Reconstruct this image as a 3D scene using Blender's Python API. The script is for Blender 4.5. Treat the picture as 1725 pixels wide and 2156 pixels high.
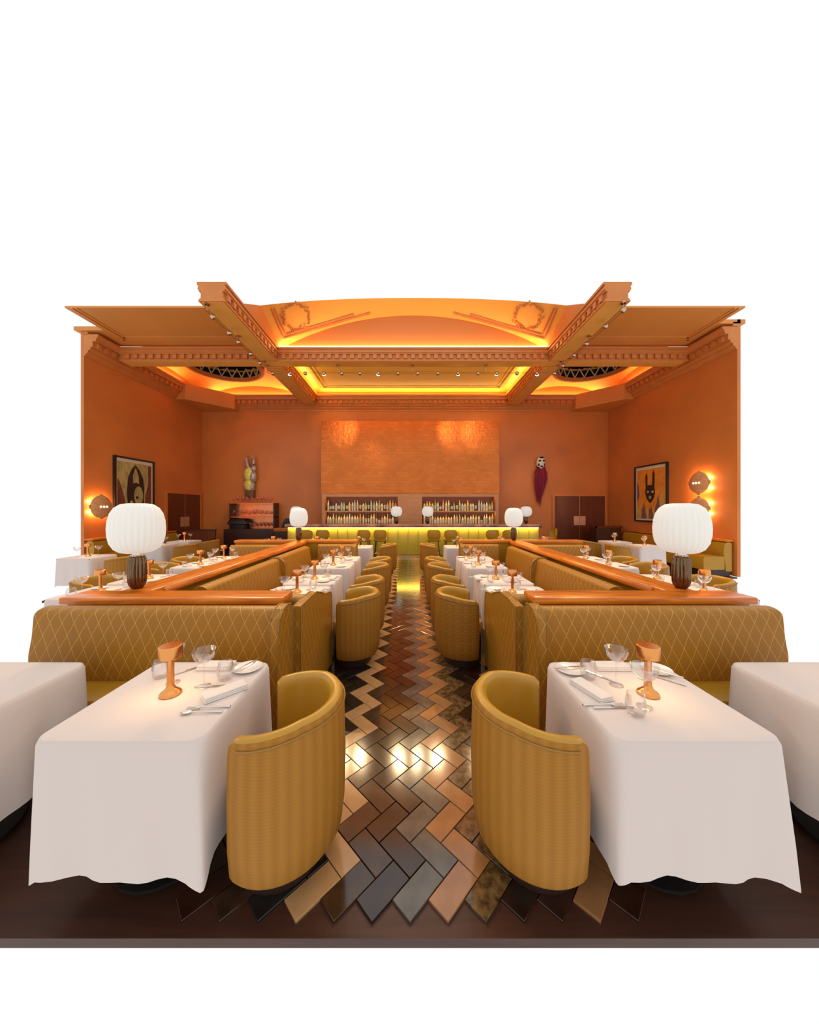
import bpy, bmesh, math, random
from mathutils import Vector
random.seed(7)
PI = math.pi
sc = bpy.context.scene
COL = sc.collection
for o in list(bpy.data.objects):
    bpy.data.objects.remove(o)

# ------------------------------------------------------------ camera / world / exposure
F, CX, HY, CAMZ = 680.0, 860.0, 1070.0, 1.68          # focal length in px, vanishing point, eye height
cam_d = bpy.data.cameras.new('camera'); cam = bpy.data.objects.new('camera', cam_d); COL.objects.link(cam)
cam_d.sensor_fit = 'HORIZONTAL'; cam_d.sensor_width = 36.0; cam_d.lens = F / 1725 * 36
cam_d.shift_x = (862.5 - CX) / 1725; cam_d.shift_y = -(1078 - HY) / 1725
cam_d.clip_start = 0.05
cam.location = (0, 0, CAMZ); cam.rotation_euler = (PI / 2, 0, 0)
sc.camera = cam
w = bpy.data.worlds.new('world'); sc.world = w; w.use_nodes = True
w.node_tree.nodes['Background'].inputs[0].default_value = (1, 1, 1, 1)
w.node_tree.nodes['Background'].inputs[1].default_value = 1.0
sc.view_settings.view_transform = 'Standard'; sc.view_settings.look = 'None'
sc.view_settings.exposure = 0.0; sc.view_settings.gamma = 1.0
sc.view_settings.use_curve_mapping = False
SPOT_W, LAMP_W, SCONCE_W = 130.0, 1.3, 26.0
WARM = (1.0, 0.66, 0.34)

def P(px, py, d):                                       # pixel + distance -> point
    return ((px - CX) * d / F, d, CAMZ - (py - HY) * d / F)

# ------------------------------------------------------------ materials
M = {}
def mat(name, col, rough=0.5, metal=0.0, emit=None, es=0.0, var=0.0, vscale=8.0, bump=0.0, bscale=60.0,
        spec=0.5, coat=0.0, col2=None, stretch=(1, 1, 1), sheen=0.0, trans=0.0, alpha=1.0, coord='Object', sss=0.0):
    m = bpy.data.materials.new(name); m.use_nodes = True
    nt = m.node_tree; b = nt.nodes['Principled BSDF']
    b.inputs['Base Color'].default_value = (*col, 1); b.inputs['Roughness'].default_value = rough
    b.inputs['Metallic'].default_value = metal; b.inputs['Specular IOR Level'].default_value = spec
    b.inputs['Coat Weight'].default_value = coat; b.inputs['Coat Roughness'].default_value = 0.12
    b.inputs['Sheen Weight'].default_value = sheen
    b.inputs['Transmission Weight'].default_value = trans
    if emit: b.inputs['Emission Color'].default_value = (*emit, 1); b.inputs['Emission Strength'].default_value = es
    if var > 0 or bump > 0:
        tc = nt.nodes.new('ShaderNodeTexCoord'); mp = nt.nodes.new('ShaderNodeMapping')
        mp.inputs['Scale'].default_value = stretch
        nt.links.new(tc.outputs[coord], mp.inputs[0])
    if var > 0:
        n = nt.nodes.new('ShaderNodeTexNoise'); n.inputs['Scale'].default_value = vscale; n.inputs['Detail'].default_value = 5
        nt.links.new(mp.outputs[0], n.inputs['Vector'])
        rp = nt.nodes.new('ShaderNodeValToRGB')
        c2 = col2 or tuple(min(1, c * (1 + var)) for c in col)
        c1 = tuple(c * (1 - var) for c in col) if not col2 else col
        rp.color_ramp.elements[0].position = 0.32; rp.color_ramp.elements[1].position = 0.68
        rp.color_ramp.elements[0].color = (*c1, 1); rp.color_ramp.elements[1].color = (*c2, 1)
        nt.links.new(n.outputs[0], rp.inputs[0]); nt.links.new(rp.outputs[0], b.inputs['Base Color'])
    if bump > 0:
        n2 = nt.nodes.new('ShaderNodeTexNoise'); n2.inputs['Scale'].default_value = bscale; n2.inputs['Detail'].default_value = 3
        nt.links.new(mp.outputs[0], n2.inputs['Vector'])
        bp = nt.nodes.new('ShaderNodeBump'); bp.inputs['Strength'].default_value = bump; bp.inputs['Distance'].default_value = 0.01
        nt.links.new(n2.outputs[0], bp.inputs['Height']); nt.links.new(bp.outputs[0], b.inputs['Normal'])
    M[name] = m
    return m

def N(nt, t, **kw):
    n = nt.nodes.new('ShaderNode' + t)
    for k, v in kw.items(): setattr(n, k, v)
    return n
def MATH(nt, op, a, b=None):
    n = N(nt, 'Math', operation=op)
    for i, v in enumerate((a, b)):
        if v is None: continue
        if hasattr(v, 'links'): nt.links.new(v, n.inputs[i])
        else: n.inputs[i].default_value = v
    return n.outputs[0]

def stitched(name, col, line, a=0.085, b=0.17, rough=0.42):
    """leather with diamond stitching, drawn on the upholstery's own UV (metres)"""
    m = mat(name, col, rough, spec=0.3); nt = m.node_tree; bs = nt.nodes['Principled BSDF']
    uv = N(nt, 'TexCoord').outputs['UV']; sp = N(nt, 'SeparateXYZ'); nt.links.new(uv, sp.inputs[0])
    u = MATH(nt, 'DIVIDE', sp.outputs[0], a); v = MATH(nt, 'DIVIDE', sp.outputs[1], b)
    ms = []
    for op in ('ADD', 'SUBTRACT'):
        s = MATH(nt, op, u, v); p = MATH(nt, 'PINGPONG', s, 0.5); ms.append(p)
    mn = MATH(nt, 'MINIMUM', ms[0], ms[1])
    ln = MATH(nt, 'LESS_THAN', mn, 0.018)
    nz = N(nt, 'TexNoise'); nz.inputs['Scale'].default_value = 3.0; nt.links.new(uv, nz.inputs['Vector'])
    mx0 = N(nt, 'Mix', data_type='RGBA'); mx0.inputs[6].default_value = (*[c * .9 for c in col], 1); mx0.inputs[7].default_value = (*[c * 1.1 for c in col], 1)
    nt.links.new(nz.outputs[0], mx0.inputs[0])
    mx = N(nt, 'Mix', data_type='RGBA'); nt.links.new(ln, mx.inputs[0]); nt.links.new(mx0.outputs[2], mx.inputs[6]); mx.inputs[7].default_value = (*line, 1)
    nt.links.new(mx.outputs[2], bs.inputs['Base Color'])
    sm = MATH(nt, 'MINIMUM', mn, 0.12)
    bp = N(nt, 'Bump'); bp.inputs['Strength'].default_value = 0.35; bp.inputs['Distance'].default_value = 0.02
    nt.links.new(sm, bp.inputs['Height']); nt.links.new(bp.outputs[0], bs.inputs['Normal'])
    return m

def woven(name, col, line, kind):
    """tub chair cloth: 'stripe' = soft ribbed weave, 'grid' = rows of woven squares"""
    m = mat(name, col, 0.6, spec=0.2); nt = m.node_tree; bs = nt.nodes['Principled BSDF']
    uv = N(nt, 'TexCoord').outputs['UV']; sp = N(nt, 'SeparateXYZ'); nt.links.new(uv, sp.inputs[0])
    if kind == 'stripe':
        a = MATH(nt, 'PINGPONG', MATH(nt, 'DIVIDE', sp.outputs[0], 0.055), 0.5)
        b2 = MATH(nt, 'PINGPONG', MATH(nt, 'DIVIDE', sp.outputs[1], 0.014), 0.5)
        f = MATH(nt, 'MULTIPLY', MATH(nt, 'ADD', a, MATH(nt, 'MULTIPLY', b2, 0.5)), 1.1)
    else:
        a = MATH(nt, 'PINGPONG', MATH(nt, 'DIVIDE', sp.outputs[0], 0.085), 0.5)
        b2 = MATH(nt, 'PINGPONG', MATH(nt, 'DIVIDE', sp.outputs[1], 0.1), 0.5)
        # a rounded ring inside each cell, a double line between rows
        da = MATH(nt, 'MULTIPLY', MATH(nt, 'SUBTRACT', 0.5, a), 1.0); db = MATH(nt, 'SUBTRACT', 0.5, b2)
        mxv = MATH(nt, 'MAXIMUM', MATH(nt, 'MULTIPLY', da, 1.25), db)
        ring = MATH(nt, 'MULTIPLY', MATH(nt, 'GREATER_THAN', mxv, 0.2), MATH(nt, 'LESS_THAN', mxv, 0.29))
        row = MATH(nt, 'GREATER_THAN', db, 0.45)
        f = MATH(nt, 'SUBTRACT', MATH(nt, 'MULTIPLY', ring, 0.55), MATH(nt, 'MULTIPLY', row, 0.0))
        f = MATH(nt, 'ADD', f, MATH(nt, 'MULTIPLY', row, 0.45))
    mx = N(nt, 'Mix', data_type='RGBA'); nt.links.new(f, mx.inputs[0]); mx.inputs[6].default_value = (*col, 1); mx.inputs[7].default_value = (*line, 1)
    nt.links.new(mx.outputs[2], bs.inputs['Base Color'])
    bp = N(nt, 'Bump'); bp.inputs['Strength'].default_value = 0.25; bp.inputs['Distance'].default_value = 0.004
    nt.links.new(f, bp.inputs['Height']); nt.links.new(bp.outputs[0], bs.inputs['Normal'])
    return m

def thin_glass(name, tint=(1, 1, 1), r=0.03):
    m = bpy.data.materials.new(name); m.use_nodes = True; nt = m.node_tree
    nt.nodes.remove(nt.nodes['Principled BSDF']); out = nt.nodes['Material Output']
    tr = N(nt, 'BsdfTransparent'); tr.inputs[0].default_value = (*tint, 1)
    gl = N(nt, 'BsdfGlossy'); gl.inputs['Roughness'].default_value = r
    lw = N(nt, 'LayerWeight'); lw.inputs[0].default_value = 0.35
    f = MATH(nt, 'ADD', MATH(nt, 'MULTIPLY', lw.outputs['Facing'], 0.62), 0.05)
    mx = N(nt, 'MixShader'); nt.links.new(f, mx.inputs[0]); nt.links.new(tr.outputs[0], mx.inputs[1]); nt.links.new(gl.outputs[0], mx.inputs[2])
    nt.links.new(mx.outputs[0], out.inputs[0]); M[name] = m
    return m

def copper_tiles(name):
    m = mat(name, (0.62, 0.22, 0.07), 0.34, metal=0.9, spec=0.5); nt = m.node_tree; bs = nt.nodes['Principled BSDF']
    tc = N(nt, 'TexCoord'); mp = N(nt, 'Mapping'); mp.inputs['Rotation'].default_value = (PI / 2, 0, 0)
    nt.links.new(tc.outputs['Object'], mp.inputs[0])
    br = N(nt, 'TexBrick'); br.inputs['Scale'].default_value = 1.0; br.inputs['Brick Width'].default_value = 0.24; br.inputs['Row Height'].default_value = 0.115
    br.inputs['Mortar Size'].default_value = 0.004; br.inputs['Color1'].default_value = (0.74, 0.205, 0.044, 1); br.inputs['Color2'].default_value = (0.66, 0.175, 0.036, 1)
    br.inputs['Mortar'].default_value = (0.60, 0.155, 0.032, 1); br.inputs['Bias'].default_value = 0.0
    nt.links.new(mp.outputs[0], br.inputs['Vector'])
    nz = N(nt, 'TexNoise'); nz.inputs['Scale'].default_value = 1.3; nz.inputs['Detail'].default_value = 4; nt.links.new(tc.outputs['Object'], nz.inputs['Vector'])
    mx = N(nt, 'Mix', data_type='RGBA', blend_type='MULTIPLY'); mx.inputs[0].default_value = 0.35
    nt.links.new(br.outputs[0], mx.inputs[6]); nt.links.new(nz.outputs[0], mx.inputs[7]); nt.links.new(mx.outputs[2], bs.inputs['Base Color'])
    n2 = N(nt, 'TexNoise'); n2.inputs['Scale'].default_value = 9; nt.links.new(tc.outputs['Object'], n2.inputs['Vector'])
    sub = MATH(nt, 'ADD', MATH(nt, 'MULTIPLY', n2.outputs[0], 1.3), br.outputs[0])
    bp = N(nt, 'Bump'); bp.inputs['Strength'].default_value = 0.45; bp.inputs['Distance'].default_value = 0.02
    nt.links.new(sub, bp.inputs['Height']); nt.links.new(bp.outputs[0], bs.inputs['Normal'])
    return m

def wood(name, c1, c2, rough=0.3, stretch=(1, 12, 12), scale=2.5):
    m = mat(name, c1, rough, coat=0.12, spec=0.35); nt = m.node_tree; bs = nt.nodes['Principled BSDF']
    tc = N(nt, 'TexCoord'); mp = N(nt, 'Mapping'); mp.inputs['Scale'].default_value = stretch; nt.links.new(tc.outputs['Object'], mp.inputs[0])
    nz = N(nt, 'TexNoise'); nz.inputs['Scale'].default_value = scale; nz.inputs['Detail'].default_value = 6; nz.inputs['Distortion'].default_value = 0.6
    nt.links.new(mp.outputs[0], nz.inputs['Vector'])
    rp = N(nt, 'ValToRGB'); rp.color_ramp.elements[0].position = 0.3; rp.color_ramp.elements[1].position = 0.7
    rp.color_ramp.elements[0].color = (*c1, 1); rp.color_ramp.elements[1].color = (*c2, 1)
    nt.links.new(nz.outputs[0], rp.inputs[0]); nt.links.new(rp.outputs[0], bs.inputs['Base Color'])
    return m

WALL = (0.62, 0.190, 0.040)
mat('wall', WALL, 0.38, var=0.10, vscale=0.8, spec=0.35, bump=0.05, bscale=14)
mat('ceiling', (0.66, 0.245, 0.045), 0.55, var=0.05, vscale=1.0)
mat('soffit', (0.78, 0.36, 0.065), 0.5, var=0.04, vscale=2)  # lighter than the ceiling paint: bounce light from below put into the colour
mat('trim', (0.60, 0.195, 0.04), 0.5, var=0.06, vscale=3)
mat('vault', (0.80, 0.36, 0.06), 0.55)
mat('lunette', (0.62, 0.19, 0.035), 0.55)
mat('led_lit_paint', (0.90, 0.56, 0.07), 0.5)  # yellowed ceiling paint: glow of the bar LED put into the colour
mat('panel_fill_glow', (1, .9, .4), emit=(1.0, 0.80, 0.34), es=24.0)  # glow of the added strips around the centre panel
mat('cove', (1, .8, .4), emit=(1.0, 0.64, 0.24), es=26.0)
mat('led', (1, .9, .3), emit=(1.0, 0.80, 0.12), es=22.0)
mat('niche_led', (1, .9, .5), emit=(1.0, 0.72, 0.3), es=22.0)
mat('globe', (0.42, 0.41, 0.385), 0.35, emit=(1.0, 0.945, 0.84), es=0.46, spec=0.3)
mat('bulb', (1, .9, .7), emit=(1.0, 0.80, 0.5), es=14.0)
mat('hole_glow', (1, .9, .7), emit=(1.0, 0.75, 0.45), es=2.2)
mat('lamp_glow', (1, .9, .7), emit=(1.0, 0.70, 0.32), es=12.0)
mat('chrome', (0.55, 0.42, 0.32), 0.12, metal=1.0)
mat('copper', (0.80, 0.34, 0.10), 0.24, metal=1.0)
mat('bronze', (0.17, 0.105, 0.06), 0.1, metal=1.0)
mat('brass', (0.85, 0.58, 0.22), 0.3, metal=1.0)
mat('steel', (0.72, 0.66, 0.58), 0.2, metal=1.0)
mat('black', (0.012, 0.01, 0.009), 0.4)
mat('dark_plinth', (0.035, 0.014, 0.009), 0.5)
mat('cloth', (0.66, 0.565, 0.515), 0.75, spec=0.2, sheen=0.2, bump=0.06, bscale=9)
mat('napkin', (0.74, 0.66, 0.61), 0.8, spec=0.2, bump=0.1, bscale=60)
mat('china', (0.78, 0.71, 0.66), 0.2, spec=0.5, coat=0.3)
wood('rail_wood', (0.46, 0.085, 0.005), (0.80, 0.25, 0.014), 0.3)
wood('rail_wood_long', (0.46, 0.085, 0.005), (0.80, 0.25, 0.014), 0.3, stretch=(12, 1, 12))
wood('door_wood', (0.11, 0.024, 0.008), (0.16, 0.036, 0.011), 0.35, stretch=(10, 10, 0.8))
wood('dark_wood', (0.045, 0.016, 0.009), (0.07, 0.024, 0.012), 0.4)
wood('shelf_wood', (0.62, 0.26, 0.09), (0.72, 0.34, 0.13), 0.35)
stitched('quilt', (0.34, 0.140, 0.010), (0.60, 0.34, 0.07))
mat('leather', (0.42, 0.205, 0.012), 0.38, spec=0.4, var=0.06, vscale=4)
mat('leather_in', (0.45, 0.225, 0.013), 0.33, spec=0.5, var=0.06, vscale=4)
woven('weave', (0.31, 0.125, 0.013), (0.40, 0.18, 0.024), 'stripe')
woven('weave_grid', (0.30, 0.118, 0.012), (0.42, 0.20, 0.035), 'grid')
mat('piping', (0.30, 0.145, 0.022), 0.45)
mat('bar_front', (0.56, 0.40, 0.04), 0.35, spec=0.4, coat=0.1)
mat('bar_trim', (0.75, 0.62, 0.12), 0.3, metal=0.6)
mat('bar_marble', (0.20, 0.05, 0.02), 0.12, var=0.4, vscale=3.5, col2=(0.62, 0.25, 0.10), coat=0.5)
copper_tiles('copper_tiles')
mat('copper_back', (0.75, 0.28, 0.12), 0.3, metal=0.9, bump=0.35, bscale=14)
mat('mirror_painted_reflection', (0.13, 0.035, 0.012), 0.22, spec=0.3)  # brown of the reflected room put into the base colour
thin_glass('glass'); thin_glass('glass_pink', (1.0, 0.86, 0.8))
mat('push_plate', (0.72, 0.42, 0.30), 0.35, metal=0.6)
mat('shade_weave', (0.70, 0.32, 0.12), 0.6, var=0.35, vscale=45, bump=0.8, bscale=70)
mat('frame_black', (0.014, 0.009, 0.007), 0.35)
mat('mount', (0.74, 0.62, 0.46), 0.7)
mat('print_olive', (0.46, 0.36, 0.12), 0.6, var=0.28, vscale=14, stretch=(1, 1, .3))
mat('print_dark', (0.035, 0.016, 0.012), 0.6, var=0.2, vscale=12)
mat('print_rust', (0.20, 0.05, 0.02), 0.6, var=0.35, vscale=16)
mat('print_orange', (0.80, 0.27, 0.025), 0.6, var=0.12, vscale=5)
mat('print_ochre', (0.66, 0.42, 0.08), 0.6, var=0.2, vscale=10)
mat('print_mauve', (0.22, 0.11, 0.09), 0.6, var=0.25, vscale=18)
mat('mask_yellow', (0.75, 0.66, 0.12), 0.4, var=0.2, vscale=12)
mat('mask_silver', (0.42, 0.37, 0.36), 0.35, metal=0.3, var=0.45, vscale=14)
mat('mask_white', (0.74, 0.68, 0.56), 0.45)
mat('hair', (0.26, 0.006, 0.035), 0.5, var=0.4, vscale=20, stretch=(6, 6, .6))
mat('wood_stub', (0.17, 0.06, 0.022), 0.5, var=0.2, vscale=12)

# ------------------------------------------------------------ mesh helpers
class MB:
    def __init__(s): s.v, s.f, s.uv, s.fm = [], [], [], []
    def add(s, vs, fs, uvs=None, mi=0):
        k = len(s.v); s.v += [tuple(v) for v in vs]; s.uv += (uvs or [(0, 0)] * len(vs))
        s.f += [tuple(i + k for i in f) for f in fs]; s.fm += [mi] * len(fs)
        return s
    def box(s, x0, x1, y0, y1, z0, z1, mi=0):
        vs = [(x, y, z) for z in (z0, z1) for y in (y0, y1) for x in (x0, x1)]
        return s.add(vs, [(0, 2, 3, 1), (4, 5, 7, 6), (0, 1, 5, 4), (2, 6, 7, 3), (0, 4, 6, 2), (1, 3, 7, 5)], [(v[0] + v[1], v[2]) for v in vs], mi)
    def rbox(s, x0, x1, y0, y1, z0, z1, r, n=3, mi=0):
        """box with rounded vertical and horizontal edges"""
        rings = []
        steps = [(-PI / 2 + PI / 2 * i / n) for i in range(n + 1)]
        prof = [(r * (1 - math.cos(a)), z0 + r + r * math.sin(a)) for a in steps] + [(r * (1 - math.cos(a)), z1 - r + r * math.sin(a)) for a in [PI / 2 * i / n for i in range(n + 1)]]
        for ins, z in prof:
            rings.append([(x, y, z) for x, y in rrect(x0 + ins, x1 - ins, y0 + ins, y1 - ins, max(r - ins * .6, 0.002), n)])
        return s.loft(rings, True, True, mi)
    def loft(s, rings, cap0=False, cap1=False, mi=0, closed=True, uvf=None):
        k = len(rings[0]); vs = [p for r in rings for p in r]
        fs = []
        for j in range(len(rings) - 1):
            for i in range(k if closed else k - 1):
                a, b = j * k + i, j * k + (i + 1) % k
                fs.append((a, b, b + k, a + k))
        if cap0: fs.append(tuple(reversed(range(k))))
        if cap1: fs.append(tuple(range((len(rings) - 1) * k, len(rings) * k)))
        return s.add(vs, fs, uvf, mi)
    def lathe(s, prof, n=24, c=(0, 0, 0), mi=0, cap0=True, cap1=True, rib=None):
        rings = []
        for r, z in prof:
            ring = []
            for i in range(n):
                a = 2 * PI * i / n; rr = r * (rib(a) if rib else 1)
                ring.append((c[0] + rr * math.cos(a), c[1] + rr * math.sin(a), c[2] + z))
            rings.append(ring)
        return s.loft(rings, cap0, cap1, mi)
    def tube(s, path, r, n=8, mi=0, radii=None):
        rings = []
        for i, p in enumerate(path):
            p = Vector(p); a = Vector(path[max(i - 1, 0)]); b = Vector(path[min(i + 1, len(path) - 1)])
            t = (b - a).normalized(); up = Vector((0, 0, 1)) if abs(t.z) < .95 else Vector((1, 0, 0))
            u = t.cross(up).normalized(); v = u.cross(t)
            rr = radii[i] if radii else r
            rings.append([tuple(p + u * rr * math.cos(2 * PI * k / n) + v * rr * math.sin(2 * PI * k / n)) for k in range(n)])
        return s.loft(rings, True, True, mi)
    def extrude_x(s, prof, x0, x1, mi=0, capmi=None, nx=1):
        """closed (y,z) profile swept along x, UV in metres (u along x, v along the profile)"""
        k = len(prof); ln = [0.0]
        for i in range(k): ln.append(ln[-1] + math.dist(prof[i], prof[(i + 1) % k]))
        vs, uv, fs = [], [], []
        for j in range(nx + 1):
            x = x0 + (x1 - x0) * j / nx
            for i in range(k + 1): vs.append((x, *prof[i % k])); uv.append((x, ln[i]))
        for j in range(nx):
            for i in range(k):
                a = j * (k + 1) + i; b = a + k + 1
                fs.append((a, a + 1, b + 1, b))
        s.add(vs, fs, uv, mi)
        for x, rev in ((x0, True), (x1, False)):
            idx = tuple(reversed(range(k))) if rev else tuple(range(k))
            s.add([(x, *p) for p in prof], [idx], [p for p in prof], mi if capmi is None else capmi)
        return s
    def mesh(s, name, *mats, smooth=True, ang=35):
        me = bpy.data.meshes.new(name); me.from_pydata(s.v, [], s.f)
        ul = me.uv_layers.new(name='uv')
        for lp in me.loops: ul.data[lp.index].uv = s.uv[lp.vertex_index]
        for m in mats: me.materials.append(M[m])
        if len(mats) > 1: me.polygons.foreach_set('material_index', s.fm)
        bm = bmesh.new(); bm.from_mesh(me); bmesh.ops.recalc_face_normals(bm, faces=bm.faces); bm.to_mesh(me); bm.free()
        if smooth:
            me.polygons.foreach_set('use_smooth', [True] * len(me.polygons)); me.set_sharp_from_angle(angle=math.radians(ang))
        me.update()
        return me

def rrect(x0, x1, y0, y1, r, n=4):
    pts = []
    for cx, cy, a0 in ((x1 - r, y1 - r, 0), (x0 + r, y1 - r, PI / 2), (x0 + r, y0 + r, PI), (x1 - r, y0 + r, 1.5 * PI)):
        for i in range(n + 1):
            a = a0 + PI / 2 * i / n; pts.append((cx + r * math.cos(a), cy + r * math.sin(a)))
    return pts

def tag(o, label=None, cat=None, group=None, kind=None):
    if label: o['label'] = label
    if cat: o['category'] = cat
    if group: o['group'] = group
    if kind: o['kind'] = kind
    return o
def obj(name, me, parent=None, loc=(0, 0, 0), rot=(0, 0, 0), scale=None):
    o = bpy.data.objects.new(name, me); COL.objects.link(o); o.location = loc; o.rotation_euler = rot
    if scale: o.scale = scale if hasattr(scale, '__len__') else (scale,) * 3
    if parent: o.parent = parent
    return o
def thing(name, label, cat, loc=(0, 0, 0), rz=0, group=None):
    return tag(obj(name, None, None, loc, (0, 0, rz)), label, cat, group)
def solo(name, me, label, cat, loc=(0, 0, 0), rz=0, group=None, rot=None, scale=None):
    return tag(obj(name, me, None, loc, rot or (0, 0, rz), scale), label, cat, group)
def light(name, kind, loc, energy, color=WARM, parent=None, radius=0.03, rot=(0, 0, 0), spot=None, blend=0.6):
    l = bpy.data.lights.new(name, kind); l.energy = energy; l.color = color; l.shadow_soft_size = radius
    if kind == 'SPOT': l.spot_size = spot; l.spot_blend = blend
    o = bpy.data.objects.new(name, l); COL.objects.link(o); o.location = loc; o.rotation_euler = rot
    if parent: o.parent = parent
    return o
ORD = ['first', 'second', 'third', 'fourth', 'fifth', 'sixth', 'seventh', 'eighth', 'ninth', 'tenth', 'eleventh', 'twelfth', 'thirteenth',
       'fourteenth', 'fifteenth', 'sixteenth', 'seventeenth', 'eighteenth', 'nineteenth', 'twentieth', 'twenty-first', 'twenty-second',
       'twenty-third', 'twenty-fourth', 'twenty-fifth', 'twenty-sixth', 'twenty-seventh', 'twenty-eighth']

# ------------------------------------------------------------ room shell
XL, XR, YB = -8.30, 8.05, 13.0
ZS, ZT = 5.75, 6.13                                   # beam soffit, top of the beam cornices
YC, YCR, ZCOR = 8.26, 7.90, 5.58                                 # side walls start, underside of the wall cornice
BL, BR = (-4.13, -3.61), (3.87, 4.37)                 # long beams
CB = (8.93, 9.29)                                     # cross beam
def struct(name, mb, m, label, smooth=False, cat=None):
    o = obj(name, mb.mesh(name, m, smooth=smooth) if mb else None); tag(o, label, cat or name.split('_')[0], None, 'structure'); return o
struct('wall_back', MB().box(XL - .2, XR + .2, YB, YB + .2, 0, 6.4), 'wall', 'copper orange back wall behind the bar')
struct('wall_left', MB().box(XL - .08, XL, YC, YB, 0, 6.3), 'wall', 'copper orange side wall on the left with one framed picture and sconce')
struct('wall_right', MB().box(XR, XR + .08, YCR, YB, 0, 6.3), 'wall', 'copper orange side wall on the right with picture and two sconces')
ceil = tag(obj('ceiling', None), 'ornate orange plaster ceiling with beams, vaults and dentil cornices', 'ceiling', None, 'structure')

dent_me = MB().box(-.052, .052, -.03, .03, -.06, .06).mesh('dentil', 'trim', smooth=False)
def dentils(parent, p0, p1, z, pitch, side):
    """dentil blocks from p0 to p1 (x,y); side = rotation so that local -y faces out"""
    L = math.dist(p0, p1); n = int(L / pitch)
    for i in range(n):
        t = (i + .5) / n
        obj('dentil', dent_me, parent, (p0[0] + (p1[0] - p0[0]) * t, p0[1] + (p1[1] - p0[1]) * t, z), (0, 0, side))
def beam_mesh(x0, x1, y0, y1, axis):
    mb = MB()
    for z0, z1, g in ((ZS, ZS + .035, 0), (ZS + .035, ZS + .06, -.02), (ZS + .06, ZS + .20, -.045), (ZS + .20, ZS + .235, -.005), (ZS + .235, ZS + .29, .015), (ZS + .29, ZS + .33, .0), (ZS + .33, ZT, .03)):
        if axis == 'x': mb.box(x0, x1, y0 - g, y1 + g, z0, z1)
        else: mb.box(x0 - g, x1 + g, y0, y1, z0, z1)
    return mb
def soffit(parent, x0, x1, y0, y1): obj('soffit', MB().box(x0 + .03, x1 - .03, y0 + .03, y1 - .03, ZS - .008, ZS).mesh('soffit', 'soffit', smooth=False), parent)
bc = obj('beam', beam_mesh(XL + .3, XR - .3, CB[0], CB[1], 'x').mesh('beam', 'trim', smooth=False), ceil)
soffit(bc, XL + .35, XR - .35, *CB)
for a, b in ((XL + .42, BL[0] - .05), (BL[1] + .05, BR[0] - .05), (BR[1] + .05, XR - .42)):
    dentils(bc, (a, CB[0] + .02), (b, CB[0] + .02), ZS + .13, 0.206, 0)
for (x0, x1), xs, r in ((BL, BL[1] - .02, PI / 2), (BR, BR[0] + .02, -PI / 2)):
    b = obj('beam', beam_mesh(x0, x1, 6.35, CB[0], 'y').mesh('beam', 'trim', smooth=False), ceil)
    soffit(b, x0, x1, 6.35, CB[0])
    dentils(b, (xs, 6.4), (xs, CB[0] - .03), ZS + .13, 0.206, r)
    b = obj('beam', beam_mesh(x0, x1, CB[1], 12.7, 'y').mesh('beam', 'trim', smooth=False), ceil)
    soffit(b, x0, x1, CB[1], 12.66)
    dentils(b, (xs, CB[1] + .05), (xs, 12.55), ZS + .13, 0.206, r)
# flat side panels with their raised frames
for x0, x1 in ((XL - .2, BL[0] + .1), (BR[1] - .1, XR + .2)):
    pn = obj('ceiling_panel', MB().box(x0, x1, 8.2 if x0 < 0 else 7.9, CB[0] + .1, 6.2, 6.3).box(max(x0, -7.75), min(x1, 7.6), 7.28, 8.2 if x0 < 0 else 7.9, 6.2, 6.24).mesh('ceiling_panel', 'ceiling', smooth=False), ceil)
    a, b = (-7.62, x1 - .3) if x0 < 0 else (x0 + .3, 7.5)
    for k, g in enumerate((0, .09)):
        mb = MB(); z0 = 6.17 + .01 * k
        mb.box(a + g, b - g, 8.6 - g, 8.66 - g, z0, 6.2).box(a + g, a + g + .05, 7.28, 8.66 - g, z0, 6.2).box(b - g - .05, b - g, 7.28, 8.66 - g, z0, 6.2)
        obj('moulding', mb.mesh('moulding', 'ceiling', smooth=False), pn)
pn = obj('ceiling_panel', MB().box(BL[1] - .1, BR[0] + .1, CB[1] - .1, YB, 6.36, 6.42).mesh('led_lit_panel', 'led_lit_paint', smooth=False), ceil)
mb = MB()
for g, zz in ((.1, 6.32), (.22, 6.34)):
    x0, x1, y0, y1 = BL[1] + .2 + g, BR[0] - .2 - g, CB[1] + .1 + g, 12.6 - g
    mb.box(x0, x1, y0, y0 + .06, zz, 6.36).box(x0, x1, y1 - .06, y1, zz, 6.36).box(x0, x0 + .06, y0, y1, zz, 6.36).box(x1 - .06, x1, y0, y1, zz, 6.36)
obj('moulding', mb.mesh('moulding', 'led_lit_paint', smooth=False), pn)
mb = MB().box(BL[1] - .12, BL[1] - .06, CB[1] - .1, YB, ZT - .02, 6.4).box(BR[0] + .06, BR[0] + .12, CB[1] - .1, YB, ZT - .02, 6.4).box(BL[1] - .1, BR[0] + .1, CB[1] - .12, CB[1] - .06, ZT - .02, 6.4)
obj('tray_side', mb.mesh('tray_side', 'led_lit_paint', smooth=False), pn)
for x0, x1, y0, y1 in ((BL[1] + .1, BR[0] - .1, CB[1] - .02, CB[1] + .02), (BL[1] + .1, BR[0] - .1, YB - .24, YB - .20), (BL[1] - .055, BL[1] - .02, CB[1] + .1, YB - .4), (BR[0] + .02, BR[0] + .055, CB[1] + .1, YB - .4)):
    obj('cove_or_fill_strip', MB().box(x0, x1, y0, y1, ZT + .002, ZT + .02).mesh('cove_or_fill_strip', 'panel_fill_glow', smooth=False), ceil)  # hidden strips added to brighten the centre panel, no cove lamps here
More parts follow.
